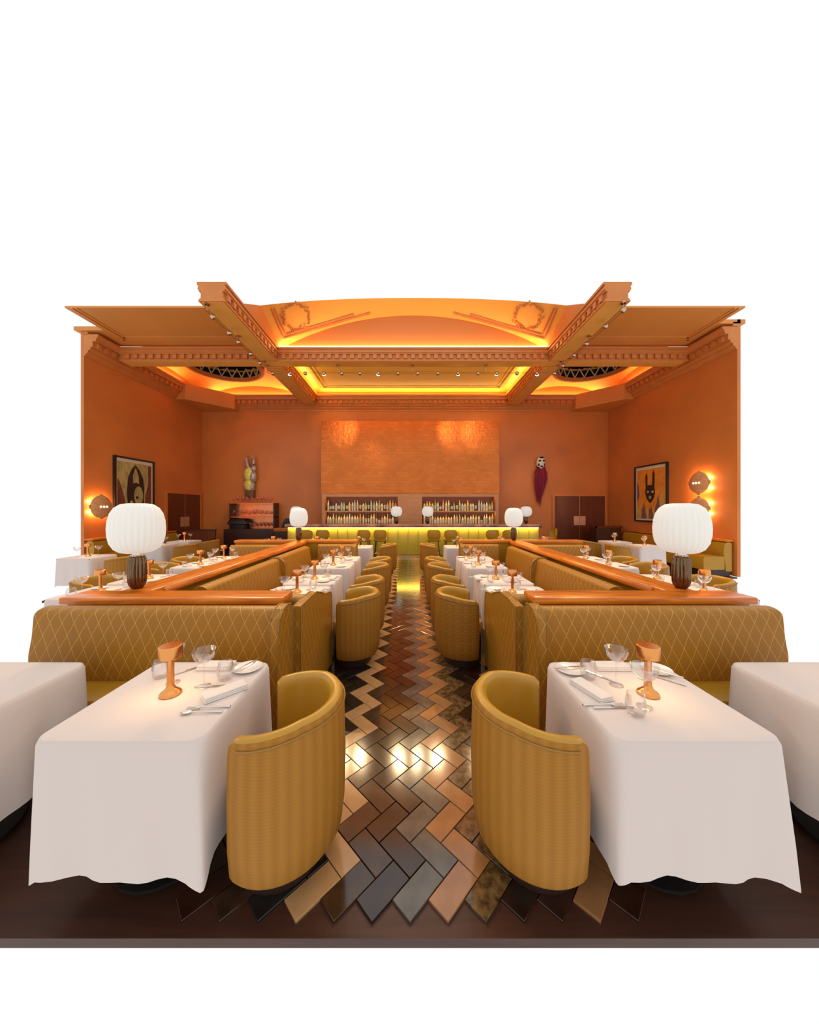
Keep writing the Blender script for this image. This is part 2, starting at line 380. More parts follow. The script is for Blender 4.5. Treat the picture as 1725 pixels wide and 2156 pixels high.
# wall cornices
def cornice_prof(depth):
    return [(0, ZCOR), (-.03, ZCOR), (-.04, ZCOR + .05), (-.10, ZCOR + .09), (-.10, ZCOR + .13), (-.17, ZCOR + .18), (-.17, ZS + .06), (-.22, ZS + .06),
            (-.22, ZS + .20), (-.30, ZS + .21), (-.31, ZS + .26), (-depth + .03, ZS + .30), (-depth, ZS + .33), (-depth, ZT), (0, ZT)]
D = .36
cb = obj('cornice', MB().extrude_x(cornice_prof(D), -6.9, 6.75).mesh('cornice', 'trim', ang=20), ceil, (0, YB, 0))
for a, b in ((-6.8, BL[0] - .03), (BL[1] + .03, BR[0] - .03), (BR[1] + .03, 6.65)):
    dentils(cb, (a, -.245), (b, -.245), ZS + .13, .206, 0)
for s, X in ((-1, XL), (1, XR)):
    ys0 = YC if s < 0 else YCR; L = 11.55 - ys0
    me = MB().extrude_x(cornice_prof(D), 0, L).mesh('cornice', 'trim', ang=20)
    # local -y (outwards) turns towards the room
    c = obj('cornice', me, ceil, (X, ys0 if s < 0 else 11.55, 0), (0, 0, PI / 2 if s < 0 else -PI / 2))
    dentils(c, (.05, -.245), (L - .05, -.245), ZS + .13, .206, 0)
    # plain boxed corner
    pts = [(X, 11.5), (X - s * D, 11.5), (X - s * 1.5, YB - D), (X - s * 1.5, YB), (X, YB)]
    if s > 0: pts = pts[::-1]
    obj('corner_box', MB().loft([[(x, y, ZCOR - .02) for x, y in pts], [(x, y, ZT) for x, y in pts]], True, True).mesh('corner_box', 'ceiling', smooth=False), ceil)
    obj('frieze', MB().box(min(X, X - s * .1), max(X, X - s * .1), ys0, CB[1], ZT - .01, 6.24).mesh('frieze', 'trim', smooth=False), ceil)

# vaults
def sail(cx, cy, hx, hy, rise_back, zspring, y0, name, parent, mats, x_lo=None, hole=None, nx=40, ny=24, bow=0.0):
    Ra = (hx * hx + rise_back ** 2) / (2 * rise_back); zc = zspring + rise_back - Ra; R = math.hypot(Ra, hy)
    zf = lambda x, y: zc + math.sqrt(max(0, R * R - (x - cx) ** 2 - (y - cy) ** 2))
    xs = [cx - hx + 2 * hx * i / nx for i in range(nx + 1)]; ys = [y0 + (cy + hy - y0) * j / ny for j in range(ny + 1)]
    yy = (lambda x, j: (lambda s0: s0 + (cy + hy - s0) * j / ny)(y0 + bow * (1 - abs((x - cx) / hx) ** 2)))
    vs = [(x, yy(x, j), zf(x, yy(x, j))) for j in range(ny + 1) for x in xs]; fs = []
    for j in range(ny):
        for i in range(nx):
            mx, my = (xs[i] + xs[i + 1]) / 2, (ys[j] + ys[j + 1]) / 2
            if hole and math.hypot(mx - hole[0], my - hole[1]) < hole[2]: continue
            a = j * (nx + 1) + i; fs.append((a, a + 1, a + nx + 2, a + nx + 1))
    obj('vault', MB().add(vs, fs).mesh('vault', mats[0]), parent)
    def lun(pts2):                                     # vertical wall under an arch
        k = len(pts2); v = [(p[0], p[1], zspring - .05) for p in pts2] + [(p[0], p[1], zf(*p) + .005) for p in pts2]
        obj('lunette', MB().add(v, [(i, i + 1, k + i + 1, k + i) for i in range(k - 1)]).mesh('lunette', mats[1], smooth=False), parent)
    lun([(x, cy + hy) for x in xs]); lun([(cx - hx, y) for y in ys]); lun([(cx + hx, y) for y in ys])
    if y0 <= cy - hy + .01: lun([(x, y0) for x in xs])
    return zf, (cx, cy, zc), R
vcx, vh = (BL[1] + BR[0]) / 2, (BR[0] - BL[1]) / 2
zf, VC, VR = sail(vcx, 9.05 - vh, vh, vh, .95, ZT, 7.9, 'vault', ceil, ('vault', 'lunette'), nx=64, bow=.7)
for x in (BL[1], BR[0]):                               # side lunettes run on above the long beams
    obj('lunette', MB().add([(x, 7.1, ZT - .02), (x, 7.9, ZT - .02), (x, 7.9, zf(x, 7.9)), (x, 7.1, ZT + .05)], [(0, 1, 2, 3)]).mesh('lunette', 'lunette', smooth=False), ceil)
def on_vault(px, py):
    dv = Vector(((px - CX) / F, 1, (HY - py) / F)).normalized(); o = Vector((0, 0, CAMZ)) - Vector(VC)
    b = o.dot(dv); c = o.dot(o) - VR * VR; t = -b + math.sqrt(b * b - c)
    return Vector((0, 0, CAMZ)) + dv * t
for pl in (((572, 648), (598, 711), (690, 684), (780, 658)), ((1172, 648), (1146, 712), (1050, 685), (955, 658)),
           ((578, 648), (602, 703), (684, 680), (745, 661)), ((1166, 648), (1141, 704), (1055, 681), (990, 661))):
    pts = []
    for i in range(len(pl) - 1):
        for t in range(6): pts.append(tuple(on_vault(pl[i][0] + (pl[i + 1][0] - pl[i][0]) * t / 6, pl[i][1] + (pl[i + 1][1] - pl[i][1]) * t / 6)))
    pts.append(tuple(on_vault(*pl[-1])))
    obj('moulding', MB().tube(pts, .035, 6).mesh('moulding', 'trim'), ceil)
for wx in (623, 1111):
    c = on_vault(wx, 665); n = (Vector(VC) - c).normalized(); u = n.cross(Vector((0, 0, 1))).normalized(); v = n.cross(u)
    mb = MB(); rnd = random.Random(3)
    for i in range(64):
        a = 2 * PI * i / 64; r = .34 + rnd.uniform(-.055, .055); q = c + u * r * math.cos(a) + v * r * math.sin(a) + n * rnd.uniform(.0, .04)
        s = rnd.uniform(.022, .04)
        dirs = [Vector((1, 0, 0)), Vector((-1, 0, 0)), Vector((0, 1, 0)), Vector((0, -1, 0)), Vector((0, 0, 1)), Vector((0, 0, -1))]
        mb.add([tuple(q + d_ * s) for d_ in dirs], [(0, 2, 4), (2, 1, 4), (1, 3, 4), (3, 0, 4), (2, 0, 5), (1, 2, 5), (3, 1, 5), (0, 3, 5)])
    tag(obj('wreath', mb.mesh('wreath', 'trim'), ceil), 'round plaster leaf wreath')
# side coffers behind the cross beam: shallow vault, round drum with a zigzag lattice
for s, x0, x1 in ((-1, XL + .12, BL[0]), (1, BR[1], XR - .12)):
    YD = YB - .12; cx, cy, hx, hy = (x0 + x1) / 2, (CB[1] + YD) / 2, (x1 - x0) / 2, (YD - CB[1]) / 2
    ox, oy, oR = cx + s * .05, 10.85, 1.2
    sail(cx, cy, hx, hy, .42, ZT, CB[1], 'vault', ceil, ('vault', 'lunette'), hole=(ox, oy, oR - .08), nx=44, ny=40)
    n = 48; ring = lambda r, z: [(ox + r * math.cos(2 * PI * i / n), oy + r * math.sin(2 * PI * i / n), z) for i in range(n)]
    dr = obj('skylight_drum', MB().loft([ring(oR + .05, 6.85), ring(oR + .06, 6.42), ring(oR + .02, 6.38), ring(oR - .06, 6.38), ring(oR - .07, 6.52), ring(oR + .04, 6.53)]).mesh('skylight_drum', 'lunette'), ceil)
    mb = MB(); k = 44
    for i in range(k):
        a0, a1 = 2 * PI * i / k, 2 * PI * (i + 1) / k; za, zb = (6.53, 6.86) if i % 2 else (6.86, 6.53)
        mb.tube([(ox + (oR - .03) * math.cos(a0), oy + (oR - .03) * math.sin(a0), za), (ox + (oR - .03) * math.cos(a1), oy + (oR - .03) * math.sin(a1), zb)], .022, 5)
    obj('lattice', mb.mesh('lattice', 'mount'), dr)
    obj('skylight_glass', MB().loft([ring(oR + .04, 6.53), ring(oR + .04, 7.2), ring(.05, 7.3)], False, True).mesh('skylight_glass', 'black'), dr)
    obj('cove_or_fill_strip', MB().box(x0 + .4, x1 - .1, YB - .26, YB - .20, ZT + .005, ZT + .03).mesh('cove_or_fill_strip', 'cove', smooth=False), ceil)
    xs = x0 + .06 if s < 0 else x1 - .12
    obj('cove_or_fill_strip', MB().box(xs, xs + .05, CB[1] + .2, 11.6, ZT + .01, ZT + .035).mesh('cove_or_fill_strip', 'cove', smooth=False), ceil)
obj('cove_or_fill_strip', MB().box(BL[1] + .05, BR[0] - .05, CB[0] + .0, CB[0] + .05, ZT + .01, ZT + .035).mesh('cove_or_fill_strip', 'cove', smooth=False), ceil)
for x in (BL[1] - .06, BR[0] + .01):
    obj('cove_or_fill_strip', MB().box(x, x + .05, 7.2, CB[0] - .05, ZT + .01, ZT + .035).mesh('cove_or_fill_strip', 'cove', smooth=False), ceil)

# ------------------------------------------------------------ floor with zigzag tiles
mb = MB()
for x0, x1, y0, y1 in ((XL, XR, 8.1, YB), (-6.9, XR, 7.9, 8.1), (-6.9, 5.0, 7.6, 7.9), (-6.7, 4.6, 5.9, 7.6), (-4.45, 4.4, 3.9, 5.9), (-3.85, 3.8, 2.75, 3.9), (-2.68, 2.68, 1.27, 2.75)): mb.box(x0, x1, y0, y1, -.05, -.012)
floor = struct('floor', mb, 'dark_wood', 'dark glossy floor laid with zigzag tiles along the aisle')
tcols = {'beige': ((.46, .25, .10), .08), 'brown': ((0.0434, 0.0196, 0.0077), .45), 'umber': ((0.0252, 0.0112, 0.0056), .4), 'black': ((.014, .010, .008), .4), 'slate': ((.10, .085, .065), .3),
         'tan': ((.34, .15, .052), .15), 'marble': ((.022, .011, .005), .6), 'rust': ((0.0385, 0.0119, 0.0049), .4)}
TW = .1097; tmesh = {}
for k, (c, v) in tcols.items():
    kw = dict(var=v, vscale=9)
    if k == 'marble': kw = dict(var=.5, vscale=24, col2=(.22, .12, .04))
    mat('tile_' + k, c, .12, spec=.5, coat=.5, **kw)
    g = .0022; a, b = TW - g, TW / 2 - g
    rings = [[(x * f, y * f2, z) for x, y in ((-a, -b), (a, -b), (a, b), (-a, b))] for f, f2, z in ((1, 1, -.012), (1, 1, -.0012), (1 - .0015 / a, 1 - .0015 / b, 0))]
    tmesh[k] = MB().loft(rings, False, True).mesh('tile', 'tile_' + k, smooth=False)
band = {-8: 'umber', -7: 'rust', -6: 'brown', -5: 'rust', -4: 'umber', -3: 'black', -2: 'beige', -1: 'brown', 0: 'umber', 1: 'slate', 2: 'tan', 3: 'marble', 4: 'umber', 5: 'rust', 6: 'tan', 7: 'rust', 8: 'brown'}
tiles = []; rt = random.Random(11)
for k in range(-8, 9):
    for j in range(-2, 40):
        for a, b, r in ((2 * j + k + 1, 2 * j - k + .5, PI / 4), (2 * j + k + 2.5, 2 * j - k + 1, 3 * PI / 4)):
            x = TW * (a - b) / math.sqrt(2) - .148; y = TW * (a + b) / math.sqrt(2) + 1.0
            if 1.28 < y < 10.9 and abs(x) < (1.0 if y < 3.7 else .66):
                kind = band[k]
                if kind in ('umber', 'brown', 'rust') and rt.random() < .35: kind = rt.choice(['umber', 'brown', 'rust', 'black'])
                tiles.append((y, x, r, kind))
tiles.sort(key=lambda t: abs(t[0] - 2.3) if t[0] < 2.3 else t[0] - 2.3)
for y, x, r, kind in tiles[:300]: obj('tile', tmesh[kind], floor, (x, y, 0), (rt.uniform(-.004, .004), rt.uniform(-.004, .004), r))
far = MB(); keys = list(tcols)
for y, x, r, kind in tiles[300:]:
    c, s_ = math.cos(r), math.sin(r); me = tmesh[kind]
    far.add([(x + v.co.x * c - v.co.y * s_, y + v.co.x * s_ + v.co.y * c, v.co.z) for v in me.vertices], [tuple(p.vertices) for p in me.polygons], None, keys.index(kind))
tag(obj('tiles', far.mesh('tiles', *['tile_' + k for k in keys], smooth=False), floor), kind='stuff')

# ------------------------------------------------------------ doors
def door(name, label, loc, rz, wd, ht, plates=True):
    t = tag(obj(name, None, None, loc, (0, 0, rz)), label, 'door', None, 'structure')
    fr = MB().box(-wd / 2 - .09, -wd / 2, -.05, 0, 0, ht + .09).box(wd / 2, wd / 2 + .09, -.05, 0, 0, ht + .09).box(-wd / 2, wd / 2, -.05, 0, ht, ht + .09)
    obj('door_frame', fr.mesh('door_frame', 'wall', smooth=False), t)
    for s in (-1, 1):
        lf = obj('door_leaf', MB().box(-wd / 4 + .008, wd / 4 - .008, -.03, 0, .01, ht - .005).mesh('door_leaf', 'door_wood', smooth=False), t, (s * wd / 4, 0, 0))
        obj('push_plate', MB().box(-.11, .11, -.038, -.03, 1.0, 1.36).mesh('push_plate', 'push_plate', smooth=False), lf, (-s * (wd / 4 - .125), 0, 0))
    obj('meeting_strip', MB().box(-.008, .008, -.034, 0, .01, ht).mesh('meeting_strip', 'push_plate', smooth=False), t)
    return t
door('door_1', 'dark brown double door in the back wall, right of the bar', ((1220 - CX) * YB / F, YB - .002, 0), 0, 2.02, 2.16)
door('door_2', 'dark brown double door in the left wall near the corner', (XL + .002, 11.95, 0), PI / 2, 1.75, 2.2)

# ------------------------------------------------------------ ball spotlights on cables
ball = MB().lathe([(.0001, -.055)] + [(.055 * math.cos(a), .055 * math.sin(a)) for a in [(-PI / 2 + PI * i / 10) for i in range(1, 10)]] + [(.0001, .055)], 14).mesh('spot_ball', 'chrome')
face = MB().lathe([(.045, .006), (.045, -.012), (.036, -.026), (.02, -.034), (.0001, -.036)], 14, (0, 0, -.036)).mesh('spot_lens', 'bulb')
ZW, ZX = 5.60, 5.50
def ballspot(x, y, label, group, tx=0, ty=0, z=ZW, aim=None):
    t = thing('ball_spotlight', label, 'spotlight', (x, y, z), 0, group)
    o = obj('housing', ball, t, rot=(tx, ty, 0))
    if aim: o.rotation_euler = (Vector(aim) - Vector((x, y, z))).to_track_quat('-Z', 'Y').to_euler(); obj('lens', face, o)
    light('spot', 'SPOT', (0, 0, -.085), SPOT_W * (.95 if aim else 1), (1.0, .70, .38), o, .03, (0, 0, 0), .62 if aim else 1.7, .9)
    return t
def d_at(y): return (ZW - CAMZ) * F / (HY - y)
xl, xr, yc = -4.0, 4.25, 9.15
AIM = {1: (-6.2, 12.8, 2.6), 3: (-2.9, 12.6, 4.85), 6: (-1.9, 12.6, 3.3), 10: (2.1, 12.6, 4.7), 12: (3.0, 12.6, 4.7), 14: (5.1, 12.8, 2.7)}
for i, y in enumerate((667, 701, 720, 745, 764)):
    ballspot(xl, d_at(y), f'{ORD[i]} ball spotlight along the left beam, counted from the front', 'left beam spotlights', random.uniform(-.6, -.2), random.uniform(-.5, .5))
for i, y in enumerate((653, 687, 724, 748, 770)):
    ballspot(xr, d_at(y), f'{ORD[i]} ball spotlight along the right beam, counted from the front', 'right beam spotlights', random.uniform(-.6, -.2), random.uniform(-.5, .5))
cxs = [574, 611, 643, 682, 720, 758, 797, 838, 880, 922, 965, 1007, 1046, 1089, 1131, 1168]
for i, px in enumerate(cxs):
    ballspot((px - CX) * yc / F, yc, f'{ORD[i]} ball spotlight from the left on the cable across the ceiling', 'cross cable spotlights', random.uniform(-.6, -.2), random.uniform(-.4, .4), ZX, AIM.get(i))
def cable(name, pts, label):
    t = thing(name, label, 'cable')
    for g in (-.035, .035):
        off = (lambda p: (p[0] + g, p[1], p[2] + .02)) if abs(pts[0][0] - pts[-1][0]) < .1 else (lambda p: (p[0], p[1] + g, p[2] + .02))
        obj('wire', MB().tube([off(p) for p in pts], .0045, 5).mesh('wire', 'bronze'), t)
    for p in pts:
        obj('hanger', MB().tube([p, (p[0], p[1], ZS + .01)], .006, 5).lathe([(.05, 0), (.045, .03)], 10, (p[0], p[1], ZS - .03)).mesh('hanger', 'chrome'), t)
cable('spotlight_cable', [(xl, 6.42, ZW), (xl, 7.6, ZW), (xl, yc - .2, ZW)], 'pair of thin cables under the left ceiling beam')
cable('spotlight_cable', [(xr, 6.38, ZW), (xr, 7.6, ZW), (xr, yc - .2, ZW)], 'pair of thin cables under the right ceiling beam')
cable('spotlight_cable', [(xl, yc, ZX), (-2.0, yc, ZX - .01), (.12, yc, ZX), (2.2, yc, ZX - .01), (xr, yc, ZX)], 'pair of thin cables strung across under the cross beam')

# ------------------------------------------------------------ partitions with wooden rails
ZR, TR = 1.0, .055                                     # rail top, rail thickness
RY0, RY1, FY0, FY1 = 2.45, 2.68, 6.80, 7.04            # near / far cross rails
RX0, RX1 = 2.13, 2.38                                  # long rails
def rail(mb, x0, x1, y0, y1): return mb.rbox(x0, x1, y0, y1, ZR - TR, ZR, .012, 2)
for s, side in ((-1, 'left'), (1, 'right')):
    t = thing('partition', f'low {side} seating partition with a broad polished orange wood rail', 'partition')
    def X(a, b): return (s * a, s * b) if s > 0 else (s * b, s * a)
    core = MB()
    for a, b, y0, y1 in ((.99, 2.62, RY0 + .03, RY1 - .03), (RX0 + .03, RX1 - .03, RY1 - .03, FY0 + .03), (1.12, 3.66, FY0 + .03, FY1 - .03)): core.box(*X(a, b), y0, y1, 0, ZR - TR)
    obj('partition_core', core.mesh('partition_core', 'leather', smooth=False), t)
    obj('wood_rail', rail(MB(), *X(.955, 2.66), RY0, RY1).mesh('wood_rail', 'rail_wood'), t)
    obj('wood_rail', rail(MB(), *X(RX0, RX1), RY1, FY0).mesh('wood_rail', 'rail_wood_long'), t)
    obj('wood_rail', rail(MB(), *X(1.10, 3.68), FY0, FY1).mesh('wood_rail', 'rail_wood'), t)
    # rounded hand-grip along the aisle edge of the long rail
    xg = s * (RX0 - .015)
    obj('rail_nosing', MB().tube([(xg, RY1 + .12, ZR - .035), (xg, RY1 + .16, ZR - .03), (xg, FY0 - .2, ZR - .03), (xg, FY0 - .16, ZR - .035)], .04, 10, radii=[.015, .036, .036, .015]).mesh('rail_nosing', 'rail_wood_long'), t)

# ------------------------------------------------------------ banquettes (local: faces -y, back at +y)
def back_prof(h, th=.19):
    p = [(.03, .12), (-.0, .47), (-.02, .56), (-.02, .66), (.0, .78)]
    n = 8; r = th / 2 - .012
    for i in range(n + 1):
        a = PI - PI * i / n; p.append((.012 + r + r * math.cos(a), h - .05 + .05 * math.sin(a)))
    p.append((th - .012, .12))
    return p
def banquette(label, loc, rz, L, seat=.5, h=.935, ends=(), group=None, back='quilt', wing=None):
    t = thing('banquette', label, 'banquette', loc, rz, group)
    obj('backrest', MB().extrude_x(back_prof(h), -L / 2, L / 2, nx=2).mesh('backrest', back), t)
    sp = [(-seat, .16), (-seat, .44), (-seat + .015, .47), (-seat + .05, .485), (-.06, .49), (-.0, .48), (.0, .16)]
    obj('seat', MB().extrude_x(sp, -L / 2, L / 2).mesh('seat', 'leather'), t)
    obj('plinth', MB().box(-L / 2 + .01, L / 2 - .01, -seat + .06, .14, 0, .16).mesh('plinth', 'dark_plinth', smooth=False), t)
    for e in ends:
        ep = [(.2, .05), (.2, h - .03), (.17, h), (.10, h + .012), (.03, h + .002), (-.035, h - .045), (-.065, h - .12), (-.07, .6), (-.065, .05)]
        x0, x1 = (L / 2, L / 2 + .06) if e > 0 else (-L / 2 - .06, -L / 2)
        o = obj('end_panel', MB().extrude_x(ep, x0, x1, 0).mesh('end_panel', 'quilt', ang=25), t)
        xp = x1 if e > 0 else x0
        for xq in (x0, x1): obj('piping', MB().tube([(xq, *p) for p in ep[:]], .006, 6).mesh('piping', 'piping'), o)
    return t
for s, side in ((-1, 'left'), (1, 'right')):
    L = 1.68
    banquette(f'near {side} quilted ochre banquette facing the camera below the wood rail', (s * (.94 + L / 2), 2.245, 0), 0, L, .235, .97, ends=(-s,))
    # the bench on the other side of the near rail, with its deep curved end wing on the aisle
    t = banquette(f'{side} banquette behind the near rail, facing the bar, with deep end wing', (s * 1.23, 2.885, 0), PI, .70, .30)
    wp = [(.415, .03), (.415, .93), (.2, .94), (.0, .935), (-.12, .90), (-.3, .835), (-.44, .815), (-.52, .80), (-.56, .75), (-.575, .6), (-.56, .03)]
    wg = obj('end_wing', MB().extrude_x(wp, (-.41 if s < 0 else .35), (-.35 if s < 0 else .41)).mesh('end_wing', 'quilt', ang=25), t)
    for xq in ((-.41, -.35) if s < 0 else (.35, .41)): obj('piping', MB().tube([(xq, *p) for p in wp], .006, 6).mesh('piping', 'piping'), wg)
    rz = PI / 2 if s < 0 else -PI / 2
    banquette(f'{side} aisle banquette along the long rail, nearer thicker section', (s * 1.89, 3.93, 0), rz, 1.72, .26, .935, ends=((1,) if s < 0 else (-1,)))
    banquette(f'{side} aisle banquette along the long rail, farther section', (s * 1.93, 5.61, 0), rz, 1.48, .30, .935)
    banquette(f'{side} quilted banquette closing the far end of the aisle tables', (s * (1.13 + .36), 6.60, 0), 0, .72, .22, .935, ends=(-s,))
    banquette(f'{side} side bay banquette on the outer side of the long rail', (s * 2.58, 4.62, 0), -rz, 3.4, .36, .90)
    banquette(f'{side} side bay quilted banquette below the far rail', (s * 3.13, 6.60, 0), 0, 1.06, .22, .92)
    banquette(f'{side} banquette behind the far rail, facing the bar', (s * 2.39, 7.25, 0), PI, 2.52, .26, .90)
    xw = XL + .25 if s < 0 else XR - .25
    tb = banquette(f'long {side} wall banquette under the side wall pictures', (xw, 9.75 if s < 0 else 9.83, 0), rz, 3.0 if s < 0 else 3.74, .52, .84, back='leather')
    LL = 3.0 if s < 0 else 3.74
    obj('wood_cap', MB().rbox(-LL / 2, LL / 2, .02, .24, .85, .90, .012, 2).mesh('wood_cap', 'rail_wood'), tb)

# ------------------------------------------------------------ tub chairs (local: opens to +x)
def shell(mats):
    mb = MB(); n = 40; a0, a1 = math.radians(62), math.radians(298)
    def sec(a):
        t = abs(a - PI) / (a1 - PI); h = .765 - .05 * max(0, t - .45) ** 1.0 / .55
        ro, th = .30, .072
        pts = [(ro - .035, .10), (ro - .015, .13), (ro + .0, .25), (ro + .004, .45), (ro - .002, h - .05)]
        for i in range(1, 8):
            b = PI * i / 8; pts.append((ro - .004 - th / 2 + th / 2 * math.cos(b), h - .04 + .04 * math.sin(b)))
        pts += [(ro - th - .004, h - .06), (ro - th - .012, .45), (ro - th - .012, .40)]
        return pts
    S = [sec(a0 + (a1 - a0) * i / n) for i in range(n + 1)]; k = len(S[0])
    vs, uv, fs = [], [], []
    for i in range(n + 1):
        a = a0 + (a1 - a0) * i / n; l = 0
        e = min(i, n - i); pinch = {0: .72, 1: .94}.get(e, 1)
        for j, (r, z) in enumerate(S[i]):
            if j: l += math.dist(S[i][j], S[i][j - 1])
            rm = .262; rr = rm + (r - rm) * pinch; zz = z - (.02 if e == 0 and z > .6 else 0)
            vs.append((rr * math.cos(a), rr * math.sin(a), zz)); uv.append((a * .3, l))
    for i in range(n):
        for j in range(k - 1): fs.append((i * k + j, i * k + j + 1, (i + 1) * k + j + 1, (i + 1) * k + j))
    nout = 6
    mi = [0 if (f[0] % k) < nout else 1 for f in fs]
    base = len(mb.v); mb.add(vs, fs, uv); mb.fm = mi
    for i in (0, n): mb.add([vs[i * k + j] for j in range(k)], [tuple(range(k))], [uv[i * k + j] for j in range(k)], 0)
    seam = []
    for i in range(2, n - 1):
        a = a0 + (a1 - a0) * i / n; r, z = S[i][4]; seam.append(((r + .002) * math.cos(a), (r + .002) * math.sin(a), z + .012))
    return mb.mesh('shell', *mats, ang=40), MB().tube(seam, .004, 5).mesh('rim_seam', 'piping')
shell_a, seam_me = shell(('weave', 'leather_in')); shell_b, _ = shell(('weave_grid', 'leather_in'))
shell_q, _ = shell(('quilt', 'leather_in'))
seat_me = MB().lathe([(.20, .30), (.222, .33), (.224, .41), (.21, .445), (.15, .46), (.0001, .463)], 28).mesh('seat', 'leather')
plin_me = MB().lathe([(.20, 0), (.205, .01), (.205, .30), (.19, .30)], 28).mesh('plinth', 'dark_plinth')
def tub(x, y, rz, label, group, me=None):
    t = thing('tub_chair', label, 'chair', (x, y, 0), rz, group)
    o = obj('shell', me or shell_a, t); obj('rim_seam', seam_me, o); obj('seat', seat_me, t); obj('plinth', plin_me, t)
    return t

# ------------------------------------------------------------ tables with floor-length cloths
def cloth_mesh(wx, wy, drop, seed, zt=.74):
    rnd = random.Random(seed); ph = [rnd.uniform(0, 6) for _ in range(4)]; n = 9
    base = rrect(-wx / 2, wx / 2, -wy / 2, wy / 2, .06, n)
    # resample sides so that folds can form
    pts = []
    for i in range(len(base)):
        a, b = base[i], base[(i + 1) % len(base)]; L = math.dist(a, b); m = max(1, int(L / .035))
        for q in range(m): pts.append((a[0] + (b[0] - a[0]) * q / m, a[1] + (b[1] - a[1]) * q / m))
    k = len(pts); ang = []
    s = 0; arc = []
    for i in range(k): arc.append(s); s += math.dist(pts[i], pts[(i + 1) % k])
    rings = [[(p[0] * .5, p[1] * .5, zt) for p in pts], [(p[0] * .97, p[1] * .97, zt) for p in pts], [(p[0] * .995, p[1] * .995, zt - .004) for p in pts]]
    for t in (.04, .14, .3, .5, .75, 1.0):
        ring = []
        for i, p in enumerate(pts):
            cx, cy = abs(p[0]) / (wx / 2), abs(p[1]) / (wy / 2); corner = max(0, min(cx, cy) - .8) / .2
            wv = .010 * math.sin(arc[i] * 21 + ph[0]) + .008 * math.sin(arc[i] * 34 + ph[1])
            out = .006 + t * (.008 + wv + .045 * corner * corner * (1 + .4 * math.sin(arc[i] * 50)))
            l = math.hypot(*p); z = zt - drop * t - .004 - (.05 * corner * t if t == 1 else 0) + (.006 * math.sin(arc[i] * 9 + ph[2]) if t == 1 else 0)
            ring.append((p[0] * (1 + out / l), p[1] * (1 + out / l), z))
        rings.append(ring)
    mb = MB().loft(rings)
    mb.f.append(tuple(range(k))); mb.fm.append(0)
    return mb.mesh('tablecloth', 'cloth', ang=60)
ped_me = MB().lathe([(.24, 0), (.24, .015), (.06, .035), (.035, .08), (.035, .70)], 20).mesh('pedestal', 'black')
def tabletop(wx, wy): return MB().box(-wx / 2 + .012, wx / 2 - .012, -wy / 2 + .012, wy / 2 - .012, .70, .732).mesh('table_top', 'dark_wood', smooth=False)
cloths = [cloth_mesh(.64, .60, .50, i) for i in range(4)]; top_me = tabletop(.64, .60)
near_cloth = [cloth_mesh(.69, .68, .54, 9), cloth_mesh(.69, .68, .54, 10)]
def table(x, y, label, group, me=None):
    t = thing('dining_table', label, 'table', (x, y, 0), 0, group)
    obj('tablecloth', me or cloths[int(abs(x * 7 + y * 3)) % 4], t); obj('table_top', top_me, t); obj('pedestal', ped_me, t)
    return t

# ------------------------------------------------------------ tableware
ZTAB = .741
lamp_body = MB().lathe([(.0001, .0), (.047, 0), (.049, .003), (.049, .008), (.046, .013), (.034, .022), (.022, .034), (.0175, .048), (.0165, .07), (.016, .17), (.0165, .19), (.0001, .191)], 32).mesh('lamp_body', 'copper')
lamp_cap = MB().lathe([(.046, .190), (.0505, .188), (.052, .190), (.052, .242), (.0505, .246), (.0475, .248), (.0001, .2485)], 40, cap0=False).mesh('lamp_cap', 'copper', ang=24)
lamp_dif = MB().lathe([(.017, .192), (.046, .192), (.046, .195), (.017, .195)], 24, cap0=False, cap1=False).mesh('diffuser', 'lamp_glow')
coupe_me = MB().lathe([(.0001, .0), (.034, .001), (.034, .003), (.012, .006), (.0045, .012), (.0038, .06), (.0042, .115), (.010, .124), (.028, .134), (.046, .152), (.055, .176), (.058, .195), (.0565, .195), (.0535, .176), (.0445, .154), (.027, .1365), (.0001, .128)], 28).mesh('coupe_glass', 'glass', ang=60)
tumb_me = MB().lathe([(.0001, 0), (.030, 0), (.036, .008), (.042, .035), (.042, .06), (.035, .096), (.0335, .096), (.040, .06), (.040, .036), (.034, .012), (.0001, .010)], 26).mesh('tumbler', 'glass', ang=60)
plate_me = MB().lathe([(.0001, .004), (.04, .003), (.05, .004), (.075, .012), (.078, .014), (.076, .0155), (.05, .008), (.0001, .007)], 32).mesh('side_plate', 'china')
def knife_mesh():
    mb = MB(); L = .20
    mb.tube([(-.1, 0, .004), (-.09, 0, .005), (-.05, 0, .005), (-.01, 0, .0045)], .005, 8, radii=[.003, .0052, .0048, .004])
    mb.add([(-.012, -.004, .003), (-.012, .006, .003), (.08, .008, .003), (.10, .0, .003), (.09, -.006, .003), (-.012, -.004, .0055), (-.012, .006, .0045), (.08, .008, .0042), (.10, .0, .0045), (.09, -.006, .0055)],
           [(4, 3, 2, 1, 0), (5, 6, 7, 8, 9), (0, 1, 6, 5), (1, 2, 7, 6), (2, 3, 8, 7), (3, 4, 9, 8), (4, 0, 5, 9)])
    return mb.mesh('table_knife', 'steel')
def fork_mesh():
    mb = MB()
    mb.tube([(-.1, 0, .004), (-.06, 0, .006), (0, 0, .008), (.03, 0, .010), (.045, 0, .007)], .004, 8, radii=[.0055, .0045, .003, .004, .009])
    for y in (-.0085, -.003, .003, .0085): mb.tube([(.042, y, .006), (.065, y, .004), (.092, y * 1.05, .0085)], .0017, 5)
    return mb.mesh('table_fork', 'steel')
